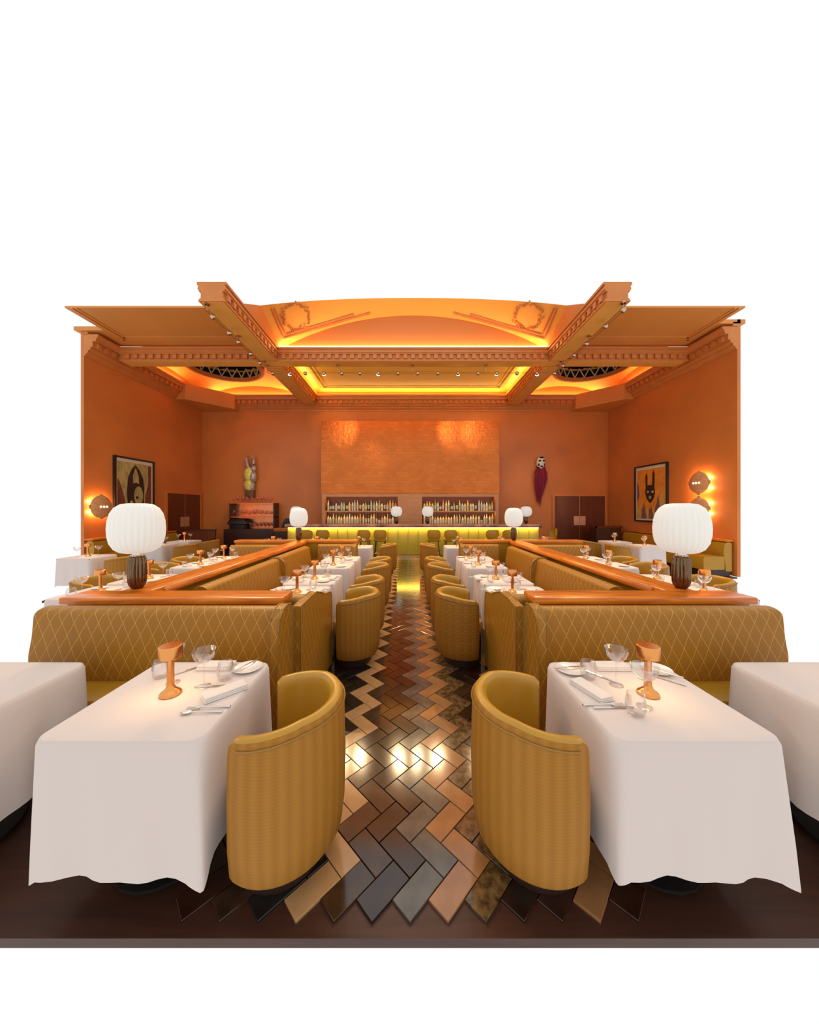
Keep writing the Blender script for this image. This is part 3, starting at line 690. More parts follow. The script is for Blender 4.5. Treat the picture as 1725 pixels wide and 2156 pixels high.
def spoon_mesh():
    mb = MB(); mb.tube([(-.1, 0, .004), (-.06, 0, .006), (0, 0, .008), (.04, 0, .006)], .004, 8, radii=[.0055, .0045, .003, .003])
    mb.lathe([(.0001, .0), (.011, .002), (.0165, .007), (.0155, .0078), (.010, .004), (.0001, .002)], 16)
    mb.v = [((v[0] * 1.55 + .062, v[1], v[2] + .001) if i >= 4 * 8 else v) for i, v in enumerate(mb.v)]
    return mb.mesh('table_spoon', 'steel')
knife_me, fork_me, spoon_me = knife_mesh(), fork_mesh(), spoon_mesh()
def nap_mesh():
    mb = MB()
    for i, (z0, z1, w_, l_) in enumerate(((0, .008, .085, .20), (.007, .016, .083, .197), (.015, .024, .08, .193))):
        mb.rbox(-l_ / 2, l_ / 2, -w_ / 2 + .002 * i, w_ / 2, z0, z1, .004, 2)
    return mb.mesh('napkin', 'napkin')
nap_me = nap_mesh()
def tlamp(x, y, where, group='copper table lamps'):
    t = thing('table_lamp', f'small copper mushroom table lamp on {where}', 'lamp', (x, y, ZTAB), 0, group)
    obj('lamp_body', lamp_body, t); o = obj('lamp_cap', lamp_cap, t); obj('diffuser', lamp_dif, o)
    light('lamp_light', 'POINT', (0, 0, .17), LAMP_W, (1.0, .66, .32), t, .03)
def ware(kind, x, y, label, group, rz=0, z=ZTAB, tilt=0):
    me, cat = {'coupe_glass': (coupe_me, 'glass'), 'tumbler': (tumb_me, 'glass'), 'side_plate': (plate_me, 'plate'), 'table_knife': (knife_me, 'knife'),
               'table_fork': (fork_me, 'fork'), 'table_spoon': (spoon_me, 'spoon'), 'napkin': (nap_me, 'napkin')}[kind]
    return solo(kind, me, label, cat, (x, y, z), rz, group)

def setting(x, y, where, full, s, axis='x'):
    """place settings on both sides of a table along `axis`; s = sign of the aisle (chair) side"""
    tlamp(x, y, where)
    for e, sd in ((1, 'chair side'), (-1, 'bench side')):
        q = e * -s if axis == 'x' else e
        def at(a, b): return (x + q * a, y + b) if axis == 'x' else (x + b, y + q * a)
        rz = 0 if axis == 'x' else PI / 2
        gx = at(.10, .11 * q); ware('coupe_glass', *gx, f'clear coupe glass, {sd} of {where}', 'coupe glasses')
        if full > 0:
            gx = at(.155, -.15 * q); ware('side_plate', *gx, f'white side plate, {sd} of {where}', 'side plates')
            gx = at(.12, .2 * q); ware('tumbler', *gx, f'clear tumbler, {sd} of {where}', 'tumblers')
        if full > 1:
            gx = at(.235, .02); ware('napkin', *gx, f'folded white napkin, {sd} of {where}', 'napkins', rz + PI / 2)
            gx = at(.23, .13); ware('table_knife', *gx, f'steel knife, {sd} of {where}', 'table knives', rz + (0 if q < 0 else PI))
            gx = at(.235, -.085 * q - .0); ware('table_fork', *gx, f'steel fork, {sd} of {where}', 'table forks', rz + (0 if q < 0 else PI))

# aisle rows
rows = (3.60, 4.28, 5.34, 6.02)
for s, side, tx, cxr in ((-1, 'left', -1.24, -.615), (1, 'right', 1.16, .60)):
    for i, y in enumerate(rows):
        wn = f'the {ORD[i]} {side} aisle table'
        table(s * 1.25, y, f'white clothed table, {ORD[i]} from the front in the {side} aisle row', f'{side} aisle tables')
        setting(tx, y, wn, 2 if i < 2 else 1, s)
        tub(cxr, y, PI if s < 0 else 0, f'ochre tub chair at the {ORD[i]} {side} aisle table, its back to the aisle', 'aisle tub chairs', shell_b if s > 0 else shell_a)
    # side bay along the outer side of the long rail
    bx = -3.45 if s < 0 else 3.32
    for i, y in enumerate(rows):
        wn = f'the {ORD[i]} {side} bay table'
        table(bx, y + .02, f'white clothed table, {ORD[i]} from the front in the {side} bay beyond the rail', f'{side} bay tables')
        setting(bx, y + .02, wn, 1, -s)
        if i > 0: tub(bx + s * .635, y + .02, PI if s > 0 else 0, f'ochre tub chair at the {ORD[i]} {side} bay table, facing the rail', f'{side} bay chairs', shell_a if s < 0 else shell_q)
    for i, px in enumerate((1.22, 2.25, 3.33)):
        wn = f'the {["inner", "middle", "outer"][i]} {side} table behind the far rail'
        table(s * px, 7.95, f'white clothed table, {["inner", "middle", "outer"][i]} of three behind the {side} far rail', 'tables behind the far rails')
        setting(s * px, 7.95, wn, 0, s, 'y')
    tub(s * .60, 8.35, PI if s < 0 else 0, f'ochre tub chair on the {side} of the aisle, beyond the far rail', 'far aisle chairs')
# outer tables by the side walls
for i, (x, y) in enumerate(((-6.25, 6.3), (-6.45, 8.35), (-6.45, 9.3))):
    table(x, y, f'white clothed table, {ORD[i]} from the front beside the left wall banquette', 'left wall tables'); setting(x, y, f'the {ORD[i]} left wall table', 0, 1)
    tub(x + .68, y, PI, f'ochre tub chair at the {ORD[i]} left wall table', 'left wall chairs')
for i, (x, y) in enumerate(((6.0, 8.2), (5.85, 9.15))):
    table(x, y, f'white clothed table, {ORD[i]} from the front beside the right wall banquette', 'right wall tables'); setting(x, y, f'the {ORD[i]} right wall table', 0, -1)
    tub(x - .66, y, 0, f'ochre tub chair at the {ORD[i]} right wall table', 'right wall chairs', shell_q)

# ------------------------------------------------------------ the two front tables
NT = 1.64
for s, side in ((-1, 'left'), (1, 'right')):
    table(s * 1.185, NT, f'large white clothed table in the {side} foreground with a copper lamp', 'foreground tables', near_cloth[0])
    table(s * 2.30, NT, f'white clothed table cut by the {side} edge of the photo', 'foreground tables', near_cloth[1])
    tub(s * .62, 1.60, 0 if s > 0 else PI, f'smooth ochre leather tub chair at the {side} foreground table', 'foreground chairs', shell_a)
gl, gr = 'the left foreground table', 'the right foreground table'
tlamp(-1.20, 1.63, gl); tlamp(1.21, 1.63, gr)
ware('coupe_glass', -1.075, 1.70, f'clear coupe glass right of the lamp on {gl}', 'coupe glasses')
ware('coupe_glass', -1.265, 1.735, f'clear coupe glass half hidden behind the lamp on {gl}', 'coupe glasses')
ware('tumbler', -1.375, 1.795, f'clear tumbler behind the lamp on {gl}', 'tumblers')
ware('tumbler', -1.005, 1.775, f'clear tumbler near the side plate on {gl}', 'tumblers')
ware('side_plate', -.935, 1.885, f'white side plate at the far corner of {gl}', 'side plates')
ware('table_knife', -.955, 1.895, f'steel knife resting on the side plate of {gl}', 'table knives', 1.15, ZTAB + .014)
ware('table_knife', -1.02, 1.70, f'steel knife left of the folded napkin on {gl}', 'table knives', .1)
ware('napkin', -.93, 1.64, f'folded white napkin near the aisle edge of {gl}', 'napkins', .78)
ware('table_fork', -.94, 1.515, f'steel fork at the front edge of {gl}', 'table forks', PI + .1)
ware('table_spoon', -.955, 1.48, f'steel spoon at the front edge of {gl}', 'table spoons', PI + .05)
ware('table_knife', -1.275, 1.865, f'steel knife beside the far napkin on {gl}', 'table knives', .85)
ware('napkin', -1.13, 1.905, f'folded white napkin at the far edge of {gl}', 'napkins', 0)
ware('coupe_glass', 1.105, 1.715, f'clear coupe glass left of the lamp on {gr}', 'coupe glasses')
ware('coupe_glass', 1.115, 1.525, f'clear coupe glass in front of the lamp on {gr}', 'coupe glasses')
ware('tumbler', .995, 1.785, f'clear tumbler by the side plate on {gr}', 'tumblers')
ware('tumbler', 1.035, 1.47, f'clear tumbler at the front edge of {gr}', 'tumblers')
ware('side_plate', .935, 1.865, f'white side plate at the aisle corner of {gr}', 'side plates')
ware('side_plate', 1.435, 1.865, f'white side plate right of the lamp on {gr}', 'side plates')
ware('table_knife', .94, 1.875, f'steel knife resting on the aisle side plate of {gr}', 'table knives', .1, ZTAB + .014)
ware('table_fork', 1.42, 1.82, f'steel fork resting on the side plate right of the lamp on {gr}', 'table forks', 2.4, ZTAB + .014)
ware('table_knife', 1.40, 1.775, f'steel knife leaning off the plate on {gr}', 'table knives', 2.3)
ware('table_knife', 1.07, 1.80, f'steel knife between tumbler and coupe on {gr}', 'table knives', 2.2)
ware('napkin', .935, 1.655, f'folded white napkin near the aisle edge of {gr}', 'napkins', 1.9)
ware('napkin', 1.19, 1.90, f'folded white napkin at the far edge of {gr}', 'napkins', 0)
ware('table_fork', .93, 1.535, f'steel fork in front of the napkin on {gr}', 'table forks', 0)
ware('table_knife', .965, 1.515, f'steel knife in front of the napkin on {gr}', 'table knives', .03)

# ------------------------------------------------------------ globe lamps on bronze vases
def rib(n, a): return lambda t: 1 + a * abs(math.cos(n * t / 2)) - a
gp = [(.03, .300), (.075, .301), (.118, .312), (.156, .340), (.183, .390), (.194, .45), (.197, .51), (.192, .575), (.178, .635), (.152, .682), (.112, .712), (.06, .722), (.0001, .722)]
globe_me = MB().lathe(gp, 112, rib=rib(28, .05)).mesh('globe_shade', 'globe', ang=80)
vase_me = MB().lathe([(.036, .0), (.042, .006), (.058, .03), (.066, .06), (.068, .12), (.068, .20), (.064, .245), (.055, .272), (.044, .28), (.03, .282)], 96, rib=rib(14, .15)).mesh('lamp_vase', 'bronze', ang=80)
neck_me = MB().lathe([(.046, .270), (.048, .281), (.042, .287), (.035, .284), (.033, .305), (.0001, .306)], 32).mesh('neck_ring', 'steel')
def globe_lamp(x, y, z, label, sc_=1.0):
    t = thing('globe_lamp', label, 'lamp', (x, y, z), 0, 'white globe lamps'); t.scale = sc_ if hasattr(sc_, '__len__') else (sc_,) * 3
    v = obj('lamp_vase', vase_me, t); obj('neck_ring', neck_me, v); obj('globe_shade', globe_me, t)
    return t
globe_lamp(-2.305, 2.745, ZR, 'big white pleated globe lamp on the near left rail')
globe_lamp(2.32, 2.745, ZR, 'big white pleated globe lamp on the near right rail')
globe_lamp(-2.335, 6.88, ZR, 'white globe lamp on the far left corner of the rail', .95)
globe_lamp(2.245, 6.88, ZR, 'white globe lamp on the far right corner of the rail', .95)

# ------------------------------------------------------------ bar
BX0, BX1, BY, BH = -4.12, 4.45, 10.98, 1.15
t = thing('bar_counter', 'long bar with copper marble top and glowing yellow upholstered front', 'bar', (0, BY, 0))
obj('bar_body', MB().box(BX0 + .02, BX1 - .02, .05, .60, 0, BH - .13).mesh('bar_body', 'dark_wood', smooth=False), t)
obj('countertop', MB().rbox(BX0 - .03, BX1 + .03, -.16, .66, BH - .12, BH, .015, 2).mesh('countertop', 'bar_marble'), t)
obj('light_strip', MB().box(BX0 + .05, BX1 - .05, -.06, -.02, BH - .145, BH - .121).mesh('light_strip', 'led', smooth=False), t)
obj('kick_plate', MB().box(BX0, BX1, .0, .05, 0, .08).mesh('kick_plate', 'brass', smooth=False), t)
npan = 25; pw = (BX1 - BX0) / npan
pan_me = MB().rbox(-pw / 2 + .008, pw / 2 - .008, -.0, .05, .09, BH - .14, .014, 2).mesh('front_panel', 'bar_front')
tr_me = MB().box(-.008, .008, -.006, .05, .08, BH - .14).mesh('panel_trim', 'bar_trim', smooth=False)
for i in range(npan):
    obj('front_panel', pan_me, t, (BX0 + pw * (i + .5), 0, 0))
    if i: obj('panel_trim', tr_me, t, (BX0 + pw * i, 0, 0))
for x, wh in ((P(623, 0, 11.25)[0], 'at the left end of the bar top'), (P(835, 0, 11.25)[0], 'on the bar top, left of the aisle'), (P(901, 0, 11.25)[0], 'on the bar top, right of the aisle'), (P(1109, 0, 11.25)[0], 'at the right end of the bar top')):
    globe_lamp(x, 11.30, BH, f'small white globe lamp standing {wh}', (1.0, 1.0, .82))

# bar stools (local: faces +y, towards the bar)
def stool_back():
    n = 18; rings = []
    for j, (z, r, w_) in enumerate(((.66, .20, .62), (.70, .22, .80), (.80, .235, 1.0), (.90, .235, .98), (.96, .23, .84), (.99, .222, .6), (1.0, .215, .35))):
        ring = []
        for k in range(n + 1): a = -PI / 2 + (k / n - .5) * 2 * w_ * 1.15; ring.append((r * math.cos(a), r * math.sin(a), z))
        for k in range(n, -1, -1): a = -PI / 2 + (k / n - .5) * 2 * w_ * 1.12; ring.append(((r - .045) * math.cos(a), (r - .045) * math.sin(a), z - (.01 if j > 4 else 0)))
        rings.append(ring)
    return MB().loft(rings, True, True).mesh('backrest', 'leather')
sb_me = stool_back()
ss_me = MB().lathe([(.0001, .62), (.19, .62), (.215, .64), (.22, .68), (.20, .715), (.0001, .725)], 24).mesh('seat', 'leather')
def stool_leg(sx, sy): return MB().tube([(sx * .14, sy * .14, .63), (sx * .2, sy * .2, 0)], .014, 8).mesh('leg', 'dark_plinth')
legs = [stool_leg(a, b) for a in (-1, 1) for b in (-1, 1)]
fr_me = MB().tube([(.185 * math.cos(2 * PI * i / 24), .185 * math.sin(2 * PI * i / 24), .24) for i in range(25)], .009, 6).mesh('foot_ring', 'brass')
def stool(x, y, rz, label):
    t = thing('bar_stool', label, 'stool', (x, y, 0), rz, 'bar stools')
    obj('backrest', sb_me, t); obj('seat', ss_me, t); obj('foot_ring', fr_me, t)
    for l in legs: obj('leg', l, t)
for i, px in enumerate((646, 680, 767, 801, 914, 949, 1036, 1071)):
    stool(P(px, 0, 10.3)[0], 10.35, random.uniform(-.08, .08), f'{ORD[i]} ochre bar stool from the left along the bar front')
stool(4.78, 10.9, PI / 2 + .2, 'bright yellow bar stool turned sideways at the right end of the bar')

# ------------------------------------------------------------ back bar: shelving, copper panel
t = thing('back_bar_shelving', 'wooden back bar shelving with two mirrored bottle niches', 'shelving', (0, 12.62, 0))
NX = ((-3.27, -.41), (.54, 3.42)); SX0, SX1, ZN0, ZN1, ZSH = -3.38, 3.53, 1.05, 2.18, 1.585
mb = MB()
for a, b in ((SX0, NX[0][0]), (NX[0][1], NX[1][0]), (NX[1][1], SX1)): mb.box(a, b, 0, .37, 0, ZN1)
mb.box(SX0, SX1, 0, .37, ZN1, ZN1 + .06).box(SX0 + .01, SX1 - .01, .0, .36, 0, ZN0)
obj('carcass', mb.mesh('carcass', 'shelf_wood', smooth=False), t)
for a, b in NX:
    obj('mirror', MB().box(a, b, .34, .36, ZN0, ZN1).mesh('mirror', 'mirror_painted_reflection', smooth=False), t)
    obj('shelf', MB().box(a, b, .01, .34, ZSH - .035, ZSH).box(a, b, .0, .012, ZSH - .06, ZSH).box(a, b, .0, .015, ZN1 - .05, ZN1).mesh('shelf', 'shelf_wood', smooth=False), t)
    for zz in (ZSH - .045, ZN1 - .01): obj('shelf_light', MB().box(a + .02, b - .02, .025, .04, zz, zz + .008).mesh('shelf_light', 'niche_led', smooth=False), t)
t = solo('copper_panel', MB().box(-3.42, 3.56, 0, .34, 2.25, 5.10).mesh('copper_panel', 'copper_tiles', smooth=False), 'large square panel of burnished copper tiles above the bar shelves', 'wall panel', (0, 12.655, 0))
# bottles
kinds = {'clear': (.80, .72, .50), 'green': (.30, .42, .05), 'amber': (.70, .30, .04), 'dark': (.03, .018, .008), 'gold': (.90, .62, .10), 'pale yellow': (.92, .78, .28), 'blue': (.42, .60, .62)}
for k, c in kinds.items(): mat('bottle_' + k, c, .12, spec=.6, coat=.5)
mat('bottle_label', (.72, .62, .42), .6); mat('bottle_cap', (.10, .05, .02), .3, metal=.4)
def bottle_mesh(kind, shp):
    r, h, sh, nk = [(.044, .40, .25, .016), (.050, .36, .23, .018), (.040, .43, .27, .015), (.050, .32, .20, .019)][shp]
    mb = MB().lathe([(.0001, 0), (r, .0), (r, sh * .25)], 12, cap1=False)
    mb.lathe([(r * 1.01, sh * .25), (r * 1.01, sh * .85)], 12, mi=1, cap0=False, cap1=False)
    mb.lathe([(r, sh * .85), (r, sh), (nk * 1.3, sh + .05), (nk, sh + .06), (nk, h - .03)], 12, cap0=False, cap1=False)
    mb.lathe([(nk * 1.15, h - .03), (nk * 1.15, h), (.0001, h)], 12, mi=2, cap0=False)
    return mb.mesh('bottle', 'bottle_' + kind, 'bottle_label', 'bottle_cap')
bm_ = {(k, s_): bottle_mesh(k, s_) for k in kinds for s_ in range(4)}
rb = random.Random(5)
for (a, b), sd in ((NX[0], 'left'), (NX[1], 'right')):
    for z, lv, pal in ((ZSH, 'upper', ['dark', 'amber', 'gold', 'clear', 'pale yellow', 'dark', 'blue', 'green']), (ZN0, 'lower', ['green', 'pale yellow', 'gold', 'clear', 'pale yellow', 'dark', 'amber'])):
        n = 26; pit = (b - a - .08) / n
        for i in range(n):
            k = rb.choice(pal); s_ = rb.randrange(4)
            solo('bottle', bm_[(k, s_)], f'{k} bottle, {ORD[i]} from the left on the {lv} {sd} bar shelf', 'bottle', (a + .04 + pit * (i + .5), 12.62 + .15 + rb.uniform(-.05, .06), z + .001), rb.uniform(0, 6), 'bar shelf bottles')

# ------------------------------------------------------------ left glass cabinet against the back wall
X0, X1, YQ = P(471, 0, 12.4)[0], P(577, 0, 12.4)[0], 12.45
t = thing('glass_cabinet', 'dark cabinet with copper backed glass shelves against the back wall', 'cabinet', ((X0 + X1) / 2, YQ, 0)); hw = (X1 - X0) / 2
obj('base_cabinet', MB().box(-hw, hw, -.05, .5, 0, .87).mesh('base_cabinet', 'dark_wood', smooth=False), t)
obj('copper_back', MB().box(-hw + .16, hw - .05, .44, .48, .87, 1.86).mesh('copper_back', 'copper_back', smooth=False), t)
for x in (-hw + .15, hw - .08): obj('post', MB().box(x, x + .05, .06, .5, .87, 1.88).mesh('post', 'dark_wood', smooth=False), t)
for z in (1.32, 1.86): obj('shelf', MB().box(-hw + .15, hw - .03, .06, .5, z, z + .025).mesh('shelf', 'copper_back', smooth=False), t)
wine = MB().lathe([(.0001, 0), (.034, .001), (.03, .004), (.005, .012), (.0045, .085), (.02, .10), (.038, .13), (.040, .165), (.032, .21), (.030, .21), (.038, .165), (.036, .13), (.0001, .098)], 14).mesh('wine_glass', 'glass_pink', ang=60)
cxm = (X0 + X1) / 2
for z, nm, n in ((1.886, 'top', 17), (1.346, 'middle', 15), (.871, 'bottom', 12)):
    for i in range(n):
        x0 = X0 + .22 + (.66 if nm == 'bottom' else 0); x = x0 + (X1 - .14 - x0) * (i + .5) / n
        solo('wine_glass', wine, f'{ORD[i]} wine glass from the left on the {nm} cabinet shelf', 'glass', (x, YQ + .18 + .1 * (i % 2), z), 0, 'cabinet wine glasses', scale=rb.uniform(.85, 1.35))
def hood(w_, d_, h_): return MB().loft([[(x * w_ * f, y * d_ * f2, z * h_) for x, y in rrect(-.5, .5, -.5, .5, .06, 2)] for f, f2, z in ((.66, .6, 0), (.72, .62, .42), (1.0, .8, .5), (.98, .8, .62), (.72, .62, .95), (.6, .5, 1))], True, True).mesh('covered_till', 'black')
solo('covered_till', hood(.78, .4, .40), 'black covered till on the left end of the dark cabinet', 'till', (P(494, 0, 12.3)[0], 12.62, .871))
t = thing('service_ledge', 'small dark service counter with wood top left of the bar', 'counter', (P(591, 0, 12.2)[0], 12.3, 0))
obj('counter_body', MB().box(-.24, .26, -.1, .4, 0, .80).mesh('counter_body', 'dark_wood', smooth=False), t)
obj('counter_top', MB().rbox(-.26, .28, -.12, .42, .80, .93, .012, 2).mesh('counter_top', 'rail_wood'), t)
scr = MB().loft([[(-.17, -.05, .0), (.17, -.05, 0), (.17, .12, 0), (-.17, .12, 0)], [(-.09, -.06, .22), (.17, -.06, .22), (.17, .03, .22), (-.09, .03, .22)], [(.0, -.06, .36), (.17, -.06, .36), (.17, .0, .36), (.0, .0, .36)]], True, True).mesh('covered_screen', 'black', smooth=False)
solo('covered_screen', scr, 'black covered screen on the small counter left of the bar', 'screen', (P(598, 0, 12.2)[0], 12.4, .931))

# low dark stations near the doors
t = thing('service_station', 'dark wood service station in front of the right door corner', 'station', (P(1290, 0, 11.6)[0], 12.02, 0))
obj('station_body', MB().box(-.45, .45, -.2, .2, 0, .96).mesh('station_body', 'dark_wood', smooth=False), t)
obj('station_rim', MB().box(-.47, .47, -.22, -.17, .96, 1.02).box(-.47, -.43, -.22, .22, .96, 1.02).box(.43, .47, -.22, .22, .96, 1.02).box(-.47, .47, .17, .22, .96, 1.02).mesh('station_rim', 'door_wood', smooth=False), t)
t = thing('low_screen', 'low brown wooden screen in front of the left side door', 'screen', (-7.35, 11.4, 0))
obj('screen_panel', MB().box(-.55, .55, -.03, .03, 0, .90).mesh('screen_panel', 'door_wood', smooth=False), t)
obj('screen_cap', MB().rbox(-.57, .57, -.05, .05, .90, .94, .01, 2).mesh('screen_cap', 'dark_wood'), t)

# ------------------------------------------------------------ wall sconces (local: hangs on a wall at y=0, faces -y)
def disc(r, y, n=40): return [(r * math.cos(2 * PI * i / n), y, r * math.sin(2 * PI * i / n)) for i in range(n)]
disc_me = MB().loft([disc(.27, -.10), disc(.30, -.115), disc(.30, -.13), disc(.28, -.145), disc(.20, -.175), disc(.10, -.195), disc(.001, -.2)], True, True).mesh('woven_disc', 'shade_weave')
tab_mes = []
for i in range(4):
    a = i * PI / 2; c, s_ = math.cos(a), math.sin(a)
    v = [(.285, -.05), (.33, -.05), (.33, .05), (.285, .05)]
    tab_mes.append(MB().loft([[(r * c - q * s_, yy, r * s_ + q * c) for r, q in v] for yy in (-.11, -.135)], True, True).mesh('rim_tab', 'shade_weave', smooth=False))
arm_me = MB().loft([disc(.05, 0, 16), disc(.05, -.1, 16)], True, True).mesh('wall_arm', 'brass')
bead = MB().loft([[(p[0], p[1], p[2]) for p in disc(.03, 0, 16)], disc(.026, -.012, 16), disc(.001, -.018, 16)], True, True).mesh('glow_hole', 'hole_glow')
halo = MB().loft([disc(.12, -.06, 24), disc(.12, -.085, 24)], True, True).mesh('back_light', 'lamp_glow')
def sconce(X, y, z, rz, label):
    t = thing('wall_sconce', label, 'sconce', (X, y, z), rz, 'woven disc sconces')
    o = obj('woven_disc', disc_me, t); [obj('rim_tab', m_, t) for m_ in tab_mes]; obj('wall_arm', arm_me, t); obj('back_light', halo, t)
    for k in range(3): obj('glow_hole', bead, o, ((k - 1) * .085, -.192 if k != 1 else -.196, 0))
    for a in (0, 1, 2, 3): light('sconce_light', 'POINT', (.2 * math.cos(a * PI / 2 + .8), -.06, .2 * math.sin(a * PI / 2 + .8)), SCONCE_W / 4, (1.0, .62, .28), t, .03)
sconce(XL, 8.60, P(0, 1067, 8.6)[2], PI / 2, 'round woven copper sconce glowing on the left wall')
sconce(XR, 8.81, P(0, 1017, 8.81)[2], -PI / 2, 'upper round woven copper sconce on the right wall')
sconce(XR, 8.81, P(0, 1070, 8.81)[2], -PI / 2, 'lower round woven copper sconce on the right wall, partly behind the globe lamp')

# ------------------------------------------------------------ framed prints (local: on a wall at y=0, faces -y, x to the right)
def poly(pts, y0, y1): return MB().loft([[(x, y1, z) for x, z in pts], [(x, y0, z) for x, z in pts]], True, True)
def picture(X, y, z, rz, W_, H_, label, shapes, ground):
    t = thing('framed_print', label, 'picture', (X, y, z), rz); b = .045
    mb = MB()
    for x0, x1, z0, z1 in ((-W_ / 2, W_ / 2, H_ / 2 - b, H_ / 2), (-W_ / 2, W_ / 2, -H_ / 2, -H_ / 2 + b), (-W_ / 2, -W_ / 2 + b, -H_ / 2 + b, H_ / 2 - b), (W_ / 2 - b, W_ / 2, -H_ / 2 + b, H_ / 2 - b)): mb.box(x0, x1, -.075, 0, z0, z1)
    obj('frame', mb.mesh('frame', 'frame_black', smooth=False), t)
    obj('mount', MB().box(-W_ / 2 + b, W_ / 2 - b, -.04, 0, -H_ / 2 + b, H_ / 2 - b).mesh('mount', 'mount', smooth=False), t)
    pr = obj('print', MB().box(-W_ / 2 + .10, W_ / 2 - .10, -.042, -.04, -H_ / 2 + .10, H_ / 2 - .14).mesh('print', ground, smooth=False), t)
    for i, (m, pts) in enumerate(shapes):
        obj('print_shape', poly([(u * (W_ / 2 - .10), v * (H_ / 2 - .12) - .02) for u, v in pts], -.043 - .0007 * i, -.042).mesh('print_shape', m, smooth=False), pr)
def ell(cx, cy, rx, ry, n=24): return [(cx + rx * math.cos(2 * PI * i / n), cy + ry * math.sin(2 * PI * i / n)) for i in range(n)]
lw = 8.3; yA, yB = F * 8.3 / (CX - 237), F * 8.3 / (CX - 321)
arch = [(-.42, -1), (-.48, -.3), (-.42, .35), (-.2, .75), (.02, .92), (.25, .72), (.48, .35), (.55, -.1), (.5, -1)]
picture(XL, (yA + yB) / 2, P(0, 957, yA)[2] - .82, PI / 2, yB - yA, 1.62, 'black framed print with dark pointed arch on olive ground, left wall',
        [('print_rust', [(-1, -1), (-1, .3), (-.85, .1), (-.62, -.5), (-.5, -1)]), ('print_rust', [(.55, -1), (.62, -.4), (.8, .2), (.78, .95), (1, .95), (1, -1)]), ('print_dark', arch),
         ('print_olive', [(-.12, .1), (-.14, .45), (.02, .82), (.2, .45), (.22, .1), (.05, .17)]), ('print_olive', ell(.2, -.42, .27, .42)), ('print_dark', ell(.1, -.5, .09, .06)), ('print_ochre', ell(-.22, -.8, .1, .17))], 'print_olive')
yA, yB = F * 8.05 / (1409 - CX), F * 8.05 / (1340 - CX)
flame = lambda x0, w_, h_: [(x0 - w_, -1), (x0 - w_ * .9, -.6), (x0 - w_ * .3, -1 + h_ * .7), (x0, -1 + h_), (x0 + w_ * .5, -1 + h_ * .5), (x0 + w_, -1)]
hz = (P(0, 984, yB)[2] + P(0, 1097, yB)[2]) / 2; hh = P(0, 984, yB)[2] - P(0, 1097, yB)[2]
picture(XR, (yA + yB) / 2, hz, -PI / 2, yB - yA, hh, 'black framed orange print with a dark upright figure, right wall',
        [('print_mauve', [(-1, .5), (-.85, .35), (-.8, -.05), (-.95, -.3), (-1, -.3)]), ('print_ochre', flame(-.75, .3, .7)), ('print_ochre', flame(.1, .35, .5)), ('print_ochre', flame(.8, .22, 1.35)), ('print_mauve', flame(-.45, .2, .7)),
         ('print_mauve', flame(.55, .25, .95)), ('print_mauve', flame(.08, .2, .55)),
         ('print_dark', [(-.36, .05), (-.3, .35), (.28, .35), (.34, .05), (.25, -.2), (.0, -.38), (-.25, -.2)]), ('print_dark', [(-.32, .3), (-.34, .7), (-.26, .85), (-.2, .7), (-.2, .3)]), ('print_dark', [(.14, .3), (.16, .8), (.24, .93), (.32, .75), (.3, .3)]),
         ('print_ochre', ell(-.16, .08, .08, .05)), ('print_ochre', ell(.18, .08, .08, .05)), ('print_olive', ell(.0, -.14, .1, .07))], 'print_orange')

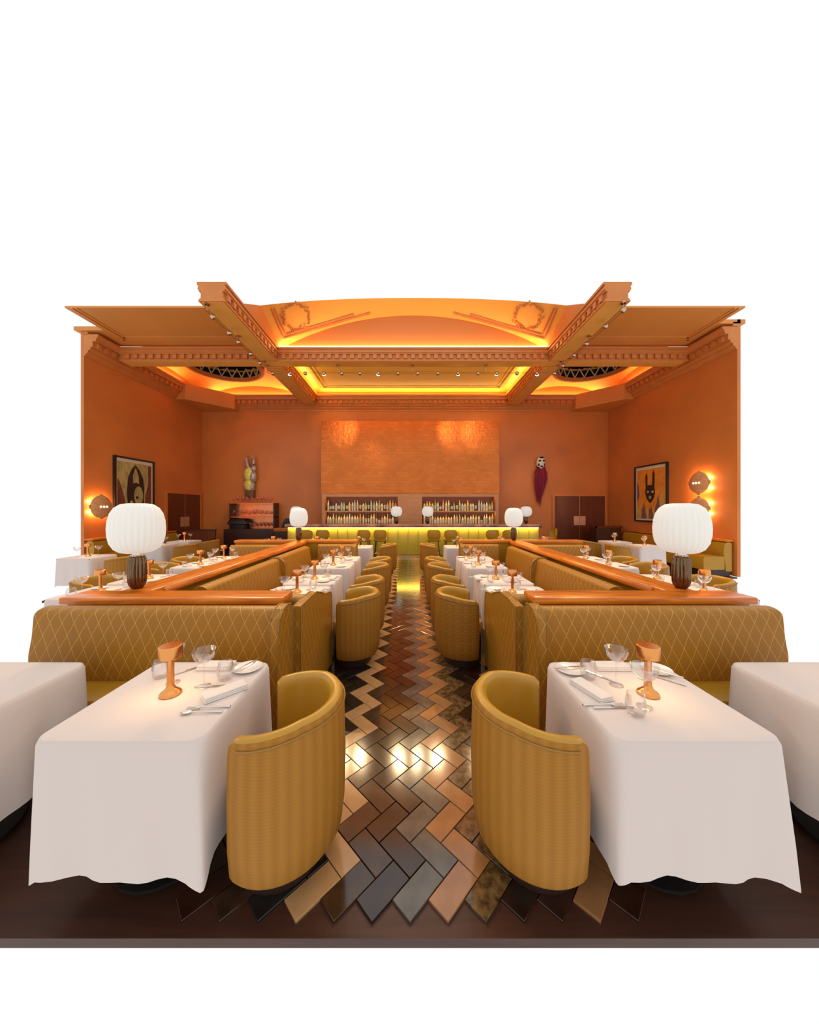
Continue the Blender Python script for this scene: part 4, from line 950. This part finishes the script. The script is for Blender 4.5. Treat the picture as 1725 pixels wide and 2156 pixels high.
# ------------------------------------------------------------ carved wall masks
def blob(c, r, n=14, m=8):
    rings = []
    for j in range(m + 1):
        a = -PI / 2 + PI * j / m; rr = max(math.cos(a), .001)
        rings.append([(c[0] + r[0] * rr * math.cos(2 * PI * i / n), c[1] + r[1] * rr * math.sin(2 * PI * i / n), c[2] + r[2] * math.sin(a)) for i in range(n)])
    return rings
dM = 12.85; mx, mz = P(526, 0, dM)[0], P(0, 1032, dM)[2]
t = thing('horned_wall_mask', 'tall horned mask of yellow and silver shapes on the back wall', 'mask', (mx, dM, mz))
obj('lower_face', MB().loft(blob((-.02, 0, .2), (.2, .13, .24))).mesh('lower_face', 'mask_yellow'), t)
obj('upper_face', MB().loft(blob((-.02, 0, .62), (.2, .14, .3))).mesh('upper_face', 'mask_yellow'), t)
obj('cheek', MB().loft(blob((.15, -.02, .52), (.13, .13, .24))).loft(blob((.17, -.02, .85), (.1, .1, .14))).loft(blob((.12, .0, .15), (.09, .12, .2))).mesh('cheek', 'mask_silver'), t)
for s in (-1, 1):
    obj('horn', MB().tube([(.03 + s * .06, 0, .85), (.03 + s * .13, -.02, 1.05), (.03 + s * .15, -.03, 1.22), (.03 + s * .07, -.03, 1.36)], .05, 10, radii=[.065, .06, .05, .02]).mesh('horn', 'mask_silver'), t)
obj('wall_bracket', MB().rbox(-.17, .17, -.06, .14, -.28, .02, .02, 2).mesh('wall_bracket', 'wood_stub'), t)
mx, mz = P(1139, 0, dM)[0], P(0, 985, dM)[2]
t = thing('haired_wall_mask', 'small black and white mask with long crimson hair on the back wall', 'mask', (mx, dM, mz))
fc = obj('face', MB().loft(blob((0, 0, .2), (.165, .12, .26), 20, 12)).mesh('face', 'mask_white'), t)
for c, r in (((-.07, -.085, .27), (.055, .05, .045)), ((.075, -.085, .27), (.055, .05, .045)), ((0, -.1, .05), (.06, .04, .03)), ((-.1, -.07, .12), (.04, .04, .06)), ((.11, -.07, .13), (.035, .04, .05)), ((0, -.07, .4), (.09, .06, .04))):
    obj('black_marking', MB().loft(blob(c, r, 10, 6)).mesh('black_marking', 'black'), fc)
obj('nose', MB().loft(blob((0, -.12, .18), (.03, .035, .07), 10, 6)).mesh('nose', 'mask_white'), fc)
hm = MB(); rh = random.Random(2)
for i in range(130):
    x = rh.uniform(-.2, .2); L = rh.uniform(.7, 1.25) * (1 - .9 * abs(x)) * (1.2 if x < .05 else .95); y = rh.uniform(-.06, .08); sw = rh.uniform(-.05, .03)
    hm.tube([(x * .6, y, rh.uniform(-.02, .12)), (x * 1.1, y - .03, -.2), (x * 1.1 + sw, y - .02, -.2 - L * .4), (x * .6 + sw - .03, y, -.12 - L)], .012, 4, radii=[.016, .018, .013, .003])
obj('hair', hm.mesh('hair', 'hair'), t)
